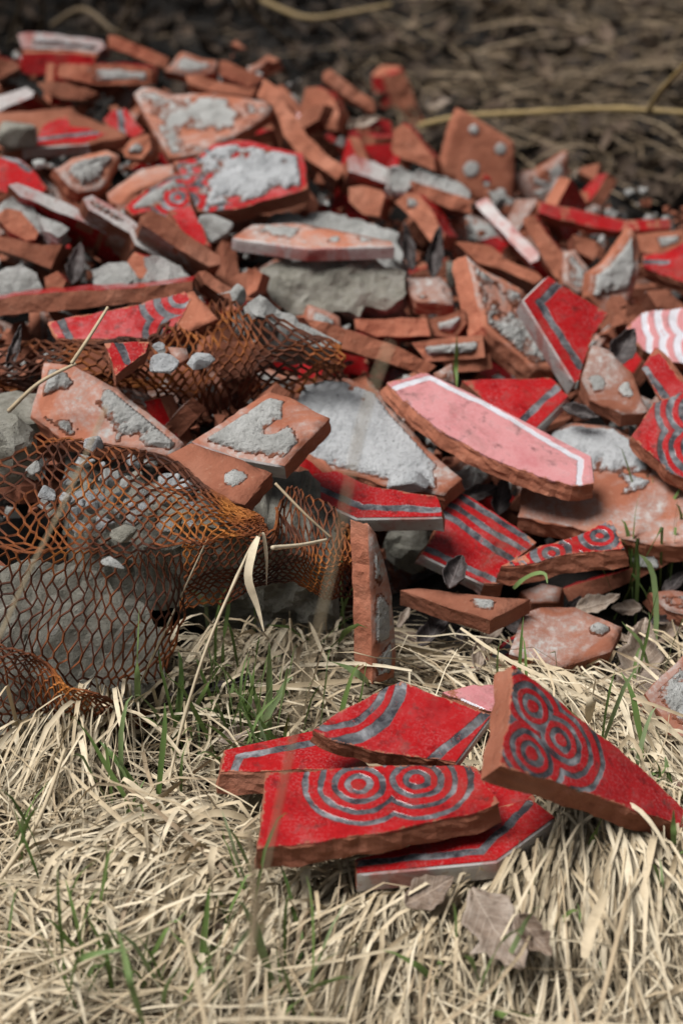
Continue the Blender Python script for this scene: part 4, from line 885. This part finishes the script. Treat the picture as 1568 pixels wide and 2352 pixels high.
# blades that can be told apart
def blade(label, pts, wd, tone, mat=None, cat='grass blade', k=14, name='grass_shoot', group='single grass blades'):
    P = [catmull(pts, i/(k-1)) for i in range(k)]; P = [(p-C0) for p in P]
    o = ribbons(name, np.array([[list(p+C0) for p in P]]), np.array([wd]), np.array([tone]), mat or GREEN, None, kind=None, clamp=False); tag(o, label, cat, group); return o
blade('straight green blade standing before the wrapped concrete block', [atz(318,1655,.01), ptd(316,1560,1.16), ptd(317,1480,1.15), ptd(320,1398,1.14)], .0038, .6)
blade('bent pale green blade in front of the bottom tile', [atz(905,2020,.01), ptd(925,1985,1.09), ptd(932,1962,1.085), ptd(910,1957,1.08), ptd(875,1985,1.07), ptd(845,2045,1.06)], .0042, .85)
blade('curled green blade before the circle painted broken edge', [atz(1178,1352,.05), ptd(1195,1335,1.27), ptd(1225,1318,1.26), ptd(1250,1318,1.255), ptd(1256,1340,1.25)], .0036, .6)
blade('broad green blade beside the upright brick', [atz(850,1575,.02), ptd(835,1558,1.17), ptd(800,1535,1.16), ptd(752,1516,1.15)], .0055, .7)
blade('broad flat green blade right of the bottom tile', [atz(1340,1900,.03), ptd(1310,1885,1.10), ptd(1270,1868,1.09), ptd(1208,1872,1.085)], .0055, .75)
blade('upright green blade right of the bottom tile', [atz(1345,1990,.02), ptd(1360,1930,1.07), ptd(1380,1880,1.065), ptd(1402,1840,1.06)], .0042, .4)
blade('green blade at the right frame crossing the leaning tile', [atz(1545,1980,.02), ptd(1546,1930,1.06), ptd(1545,1890,1.055), ptd(1546,1860,1.05)], .0034, .55)
blade('long grey green blade near the bottom, left of centre', [atz(330,2352,.03), ptd(300,2260,.95), ptd(285,2190,.96), ptd(268,2130,.97)], .0036, .65)
blade('arched grey green blade near the bottom left', [atz(160,2290,.02), ptd(175,2215,.97), ptd(220,2190,.97), ptd(300,2180,.97)], .0034, .6)
blade('thin green blade rising before the centre right tile edges', [atz(1045,900,.10), ptd(1046,850,1.42), ptd(1048,800,1.41), ptd(1048,765,1.40)], .0034, .5)
blade('drooping dry leaf hanging from the straight straw stalk', [ptd(594,1232,1.148), ptd(578,1275,1.145), ptd(570,1330,1.145), ptd(590,1390,1.15), ptd(606,1450,1.15)], .0050, .9, STRAW, 'grass leaf')
blade('second dry leaf tip hanging from the straight straw stalk', [ptd(594,1232,1.148), ptd(604,1225,1.147), ptd(612,1280,1.147), ptd(612,1345,1.15)], .0040, .9, STRAW, 'grass leaf')
blade('wide pale straw blade standing left of the upright brick', [atz(690,1690,.02), ptd(705,1600,1.17), ptd(725,1540,1.165), ptd(742,1485,1.16)], .0065, .95, STRAW, 'grass leaf')
blade('flat grey straw blade in the grass right of the upright tiles', [atz(1350,1660,.03), ptd(1355,1620,1.17), ptd(1362,1590,1.165), ptd(1366,1560,1.16)], .0060, .85, STRAW, 'grass leaf')
blade('thin green blade crossing the mesh near the drooping leaf', [atz(440,1640,.02), ptd(480,1570,1.17), ptd(512,1520,1.165)], .0030, .5)
blade('green blade standing in front of the shaded concrete block', [atz(515,1560,.01), ptd(512,1480,1.2), ptd(525,1390,1.19), ptd(538,1230,1.18)], .0028, .3)
blade('broad tan grass leaf lying at the bottom right', [atz(1340,2200,.05), atz(1360,2120,.06), atz(1400,2030,.06)], .0062, .7, STRAW, 'grass leaf')
blade('thin arching straw over the leaning tile at right', [atz(1320,1900,.05), ptd(1400,1850,1.06), ptd(1460,1855,1.055), ptd(1520,1930,1.05), ptd(1545,2010,1.05)], .0026, .9, STRAW, 'grass leaf')

# ------------------------------------------------------------------ dead leaves
def leaf(label, px, py, lpx, ang, p=25, r=0, lift=.02, wr=.5, curl=1.2, mat='leaf', z=None, bend=.4, group='dead leaves', lobes=.12):
    A = atz(px, py, z) if z is not None else hit(px, py); A = A+(C0-A).normalized()*lift
    k = (A-C0).dot(F)*HALF/1176; L = lpx*k; sd = random.random()*60; V = []; Fc = []; nu, nv = 16, 9
    for i in range(nu):
        t = i/(nu-1); w_ = wr*L*.5*(math.sin(math.pi*min(1, t**.8*.97+.02))**.8)*(1+2.2*lobes*noise.noise((t*9, sd, 0))+lobes*.7*noise.noise((t*31, sd, 2)))
        for j in range(nv):
            s = j/(nv-1)*2-1; a = s*curl; rr = w_/max(curl, .3)
            y = rr*math.sin(a); zz = rr*(1-math.cos(a)) + bend*L*(t-.5)**2 + .10*L*noise.noise((t*4+sd, s*1.8, 0)) + .04*L*noise.noise((t*11+sd, s*5, 3)) - .012*L*(1-abs(s))
            V.append(((t-.5)*L, y, zz))
    for i in range(nu-1):
        for j in range(nv-1): Fc.append((i*nv+j, i*nv+j+1, (i+1)*nv+j+1, (i+1)*nv+j))
    n = plane_n(p, r); M = frame(A, n) @ Matrix.Rotation(math.radians(ang), 4, 'Z')
    o = mesh_obj('dead_leaf', V, Fc, [MT[mat]], M=M, smooth=True)
    sol = o.modifiers.new('thickness', 'SOLIDIFY'); sol.thickness = .0005
    tag(o, label, 'leaf', group); return o
leaf('black curled leaf against the red curved-band shard', 1045, 1318, 95, 70, 25, 0, .075, .9, 1.6, 'leafd')
leaf('grey brown curled leaf under the pink tile', 1100, 1135, 100, 20, 40, 0, .03, .6, 1.6, 'leafd')
leaf('second dark curled leaf in the hole under pink tile', 1150, 1140, 90, 80, 50, 0, .03, .7, 1.4, 'leafd')
leaf('large brown crumpled leaf beside the hexagon cornered tile', 1470, 1520, 200, 80, 35, 10, .03, .6, 1.0, 'leafp', lobes=.25)
leaf('pale yellowish leaf behind the hexagon cornered tile', 1370, 1390, 110, 20, 25, 0, .03, .5, .9, 'leafp')
leaf('dark crumpled leaf in front of the terracotta wedge', 1010, 1440, 150, 50, 22, 10, .035, .55, 1.5, 'leafd')
leaf('small grey white leaf scrap below the terracotta wedge', 1098, 1500, 80, 85, 50, 0, .05, .5, 1.2, 'leafp')
leaf('dark rolled leaf lying at the foot of the concrete block', 482, 1583, 190, 14, 35, 0, .03, .26, 1.9, 'leafd', z=.02)
leaf('brown leaf scrap right of the dark rolled leaf', 612, 1622, 80, 60, 30, 0, .02, .9, .9, 'leaf', z=.02)
leaf('pale brown leaf left of the dark rolled leaf', 365, 1590, 110, 70, 40, 0, .02, .7, 1.1, 'leaf', z=.02)
leaf('large torn grey brown leaf in the grass, bottom right', 1140, 2140, 220, -60, 25, 0, .0, .62, .6, 'leafp', z=.045, lobes=.3)
leaf('orange brown broken leaf beside the large torn leaf', 1225, 2150, 120, -50, 40, 0, .0, .7, 1.2, 'leaf', z=.05, lobes=.3)
leaf('brown leaf under the front edge of bottom tile', 985, 2050, 130, 30, 30, 0, .0, .6, .5, 'leaf', z=.045)
leaf('left of the two dark pointed leaves above the mortared shard', 938, 568, 110, 100, 60, 0, .06, .36, 1.3, 'leafd')
leaf('right of the two dark pointed leaves above the mortared shard', 1000, 580, 120, 82, 60, 0, .06, .42, 1.3, 'leafd')
leaf('dark folded leaf below the red bordered tile at right', 1430, 800, 100, 60, 45, 0, .07, .8, 1.3, 'leafd')
leaf('dark shrivelled leaf in a gap at the left', 178, 608, 100, 80, 50, 0, .03, .6, 1.4, 'leafd')
leaf('purplish pointed leaf at left frame above the mesh', 36, 800, 110, 75, 55, 0, .06, .32, 1.4, 'leafd')
leaf('pale curled leaf on the skyline beside the terracotta bar', 835, 285, 80, 20, 35, 0, .04, .5, 1.4, 'leafp')
leaf('grey leaf behind the standing dotted tile', 1010, 235, 80, 30, 40, 0, .03, .6, 1.2, 'leafp')
leaf('broken brown leaf low in the dry grass, centre', 500, 2150, 90, 10, 25, 0, .0, .6, .9, 'leaf', z=.025)
leaf('tan leaf in the grass under the stack, left', 545, 1690, 90, 20, 30, 0, .0, .5, .9, 'leafp', z=.03)
leaf('dark curled leaf between red triangle and mortared tile', 1330, 950, 90, -20, 30, 0, .04, .5, 1.4, 'leafd')
leaf('ragged brown leaf beneath the crumpled one at right', 1500, 1460, 130, 10, 20, 0, .01, .6, .8, 'leaf')
leaf('brown leaf in the grass beside the tile cut by right frame', 1440, 1600, 120, 60, 25, 0, .01, .5, 1.0, 'leaf')
# ------------------------------------------------------------------ litter, twigs and the branch behind
def shade_bush(label, x, y, h, r, n):  # out-of-view bushes, added to block sky light and darken the heap's back
    root = bpy.data.objects.new('shade_bush', None); COL.objects.link(root); root.location = (x, y, meadow(x, y)); tag(root, label, 'shade_bush', 'unseen bushes added to shade the heap')
    rg = random.Random(int(x*100+y*37)); V = []; Fc = []; tn = []
    for _ in range(n):
        d_ = Vector((rg.gauss(0, 1), rg.gauss(0, 1), rg.gauss(0, 1))).normalized()*r*rg.random()**.4; p = Vector((d_.x, d_.y, h*.55+d_.z*h*.45/r)); s = rg.uniform(.025, .05)
        M = Matrix.Translation(p) @ Matrix.Rotation(rg.uniform(0, 6.28), 4, Vector((rg.gauss(0, 1), rg.gauss(0, 1), rg.gauss(0, 1))).normalized()); b = len(V)
        V += [M @ Vector(q) for q in ((-s, 0, 0), (0, -s*.5, s*.15), (s, 0, 0), (0, s*.5, s*.15))]; Fc.append((b, b+1, b+2, b+3)); tn += [rg.uniform(.2, .7)]*4
    o = mesh_obj('crown', V, Fc, [LITTER], parent=root); at = o.data.attributes.new('tone', 'FLOAT', 'POINT'); at.data.foreach_set('value', np.array(tn, dtype=np.float32))
    for k in range(7):
        a = k*.9; t = tube('stem', [Vector((0, 0, -.05)), Vector((r*.2*math.cos(a), r*.2*math.sin(a), h*.4)), Vector((r*.6*math.cos(a), r*.6*math.sin(a), h*.9))], .009, .003, TWIG, .3, None, None); t.parent = root
for (lab, x, y, h, r, n) in [('unseen brown shrub added to shade the left end of the ridge', -.95, 2.95, 1.5, .62, 2600), ('unseen brown shrub added to shade the middle of the ridge', -.05, 3.35, 1.7, .7, 2600), ('tall unseen brown shrub added for shade at the far left behind the heap', -1.7, 2.3, 1.7, .65, 2600), ('low unseen brown shrub added for shade at the back right', 1.1, 3.9, 1.3, .65, 2000)]: shade_bush(lab, x, y, h, r, n)
def band_leaves():
    k = 0; rg = random.Random(5)
    words_ = ['brown', 'dark', 'tan', 'greyish']
    spots = [(960,1480),(1060,1470),(1130,1460),(1180,1440),(1000,1520),(1100,1540),(1440,1400),(1520,1430),(1440,1480),(1380,1590),(1500,1600),(1540,1560),(1200,1590),(1290,1580),(930,1420),(1310,1400),(900,1470),(1550,1340),(1250,1560),(1060,1400)]
    for (x, y) in spots:
        leaf(f'{words_[k % 4]} leaf scrap in the litter between heap and stack', x, y, rg.uniform(60, 110), rg.uniform(0, 180), rg.uniform(5, 35), rg.uniform(-20, 20), .012, rg.uniform(.4, .7), rg.uniform(.7, 1.5), ['leaf', 'leafd', 'leafp', 'leafd'][k % 4], group='leaf scraps between heap and stack'); k += 1
band_leaves()
def litter():
    n = 13000; V = []; Fc = []; tn = []
    for _ in range(n):
        x = random.uniform(-1.0, 1.3); y = 1.45+2.9*random.random()**1.5
        if heap(x, y) > .06: continue
        z = surf(x, y)-.07*sstep(.02, .08, heap(x, y))+abs(random.gauss(0, .012)); L = random.uniform(.012, .036); a = random.uniform(0, 6.28); t1 = random.gauss(0, .6); t2 = random.gauss(0, .6)
        M = Matrix.Translation((x, y, z)) @ Matrix.Rotation(a, 4, 'Z') @ Matrix.Rotation(t1, 4, 'X') @ Matrix.Rotation(t2, 4, 'Y'); b = len(V); c = random.uniform(.1, .5)
        for i in range(5):
            t = i/4; w_ = L*.3*math.sin(math.pi*(.08+.84*t))
            for s in (-1, 0, 1): V.append(M @ Vector(((t-.5)*L, s*w_, (abs(s)*c*.4+(t-.5)**2*c)*L)))
        for i in range(4):
            for j in range(2): Fc.append((b+i*3+j, b+i*3+j+1, b+i*3+j+4, b+i*3+j+3))
        q = min(1, max(0, random.gauss(.30, .20) + .06*(x > .1))); tn += [q]*15
    o = mesh_obj('leaf_litter', V, Fc, [LITTER], smooth=True); at = o.data.attributes.new('tone', 'FLOAT', 'POINT'); at.data.foreach_set('value', np.array(tn, dtype=np.float32))
    tag(o, 'brown leaf litter on the ground behind the heap', kind='stuff')
litter()
b0 = tube('branch', [atz(960,290,.06), atz(1060,268,.07), atz(1230,258,.08), atz(1400,250,.085), atz(1620,262,.09)], .0036, .0028, TWIG, .82, 'yellowish branch lying behind the heap at right', 'branch', bud=6)
b1 = tube('side_shoot', [atz(1488,252,.087), atz(1520,205,.14), atz(1590,130,.20)], .0030, .0020, TWIG, .9, None, None); b1.parent = b0
for i, (lab, pts, r) in enumerate([
  ('crooked dark twig at the top left behind the ridge', [(120,60,.02),(190,22,.06),(260,70,.05),(330,110,.02)], .004),
  ('thin upright twig in the top left corner', [(20,110,.0),(40,40,.08),(55,-30,.15)], .003),
  ('upright twig right of the crooked dark twig', [(270,100,.0),(290,40,.08),(310,-30,.14)], .003),
  ('long slanting twig at the top, left of centre', [(540,-20,.12),(600,50,.07),(680,110,.02)], .003),
  ('pale twig across the top centre', [(600,0,.05),(700,40,.06),(800,30,.07),(900,10,.08)], .004),
  ('thin twig beside the upright ones, top left', [(90,100,.0),(100,30,.08),(85,-30,.14)], .003)]):
    tube('twig', [atz(*q) for q in pts], r, r*.7, TWIG, .45 if i != 4 else .65, lab, 'twig', 'twigs behind the heap')

# ------------------------------------------------------------------ labels of look-alikes, by their order in view
ORD = 'first second third fourth fifth sixth seventh eighth ninth tenth eleventh twelfth thirteenth fourteenth fifteenth sixteenth seventeenth eighteenth nineteenth twentieth'.split()
def ordw(k): return ORD[k] if k < 20 else f'{k+1}th'
def order_labels():
    bpy.context.view_layer.update(); dg = bpy.context.evaluated_depsgraph_get()
    def seen(o):
        for c in o.children:
            if c.type != 'MESH': continue
            M = c.matrix_world; vs = c.data.vertices
            for k in range(0, len(vs), max(1, len(vs)//60)):
                P = M @ vs[k].co; d_ = P-C0; L = d_.length
                ok, loc_, nn, ix, ob, mm = SC.ray_cast(dg, C0, d_.normalized(), distance=L+.01)
                if ok and ob.parent == o:
                    q = d_/d_.dot(F); px = q.dot(R)/HALF*1176+784; py = 1176-q.dot(U)/HALF*1176
                    if 0 < px < 1568 and 0 < py < 2352: return True
        return False
    gr = {}; buried = []
    for o in list(COL.objects):
        if o.get('sunk'):
            if seen(o): gr.setdefault(o['sunk'], []).append((o['sunk_x'], o))
            else: buried.append(o)
            del o['sunk']; del o['sunk_x']
    for key, lst in gr.items():
        look, zone = key.split('|'); lst.sort(key=lambda q: q[0])
        for k, (x, o) in enumerate(lst): o['label'] = f'{look} shard sunk in a gap {zone}, {ordw(k)} such from the left'
    pb = sorted([o for o in COL.objects if o.get('label') == 'pale pebble caught inside the fold of the rusty mesh'], key=lambda o: o.location.x)
    for k, o in enumerate(pb): o['label'] = f'pale pebble caught inside the mesh fold, {ordw(k)} from the left'
    for wd_ in ('brown', 'dark', 'tan', 'greyish'):
        lf = sorted([o for o in COL.objects if o.get('label') == f'{wd_} leaf scrap in the litter between heap and stack'], key=lambda o: o.location.x)
        for k, o in enumerate(lf): o['label'] = f'{wd_} leaf scrap between heap and stack, {ordw(k)} such from the left'
    # what lies buried or beyond the frame is one mass of rubble inside the heap
    V = []; Fc = []; mi = []; mats = []
    for o in buried:
        for c in ([o] if o.type == 'MESH' else []) + list(o.children):
            M = c.matrix_world; b = len(V); V += [M @ v.co for v in c.data.vertices]
            loc_m = []
            for m in c.data.materials:
                if m not in mats: mats.append(m)
                loc_m.append(mats.index(m))
            for p in c.data.polygons: Fc.append(tuple(b+i for i in p.vertices)); mi.append(loc_m[p.material_index])
    for o in buried:
        for c in list(o.children): bpy.data.objects.remove(c)
        bpy.data.objects.remove(o)
    r = mesh_obj('rubble', V, Fc, mats, mi=mi); tag(r, 'mass of broken tile rubble inside the heap', kind='stuff')
    for nm, val in (('rim', .03), ('bed', .5)):
        at = r.data.attributes.new(nm, 'FLOAT', 'POINT'); at.data.foreach_set('value', np.full(len(V), val, dtype=np.float32))
order_labels()
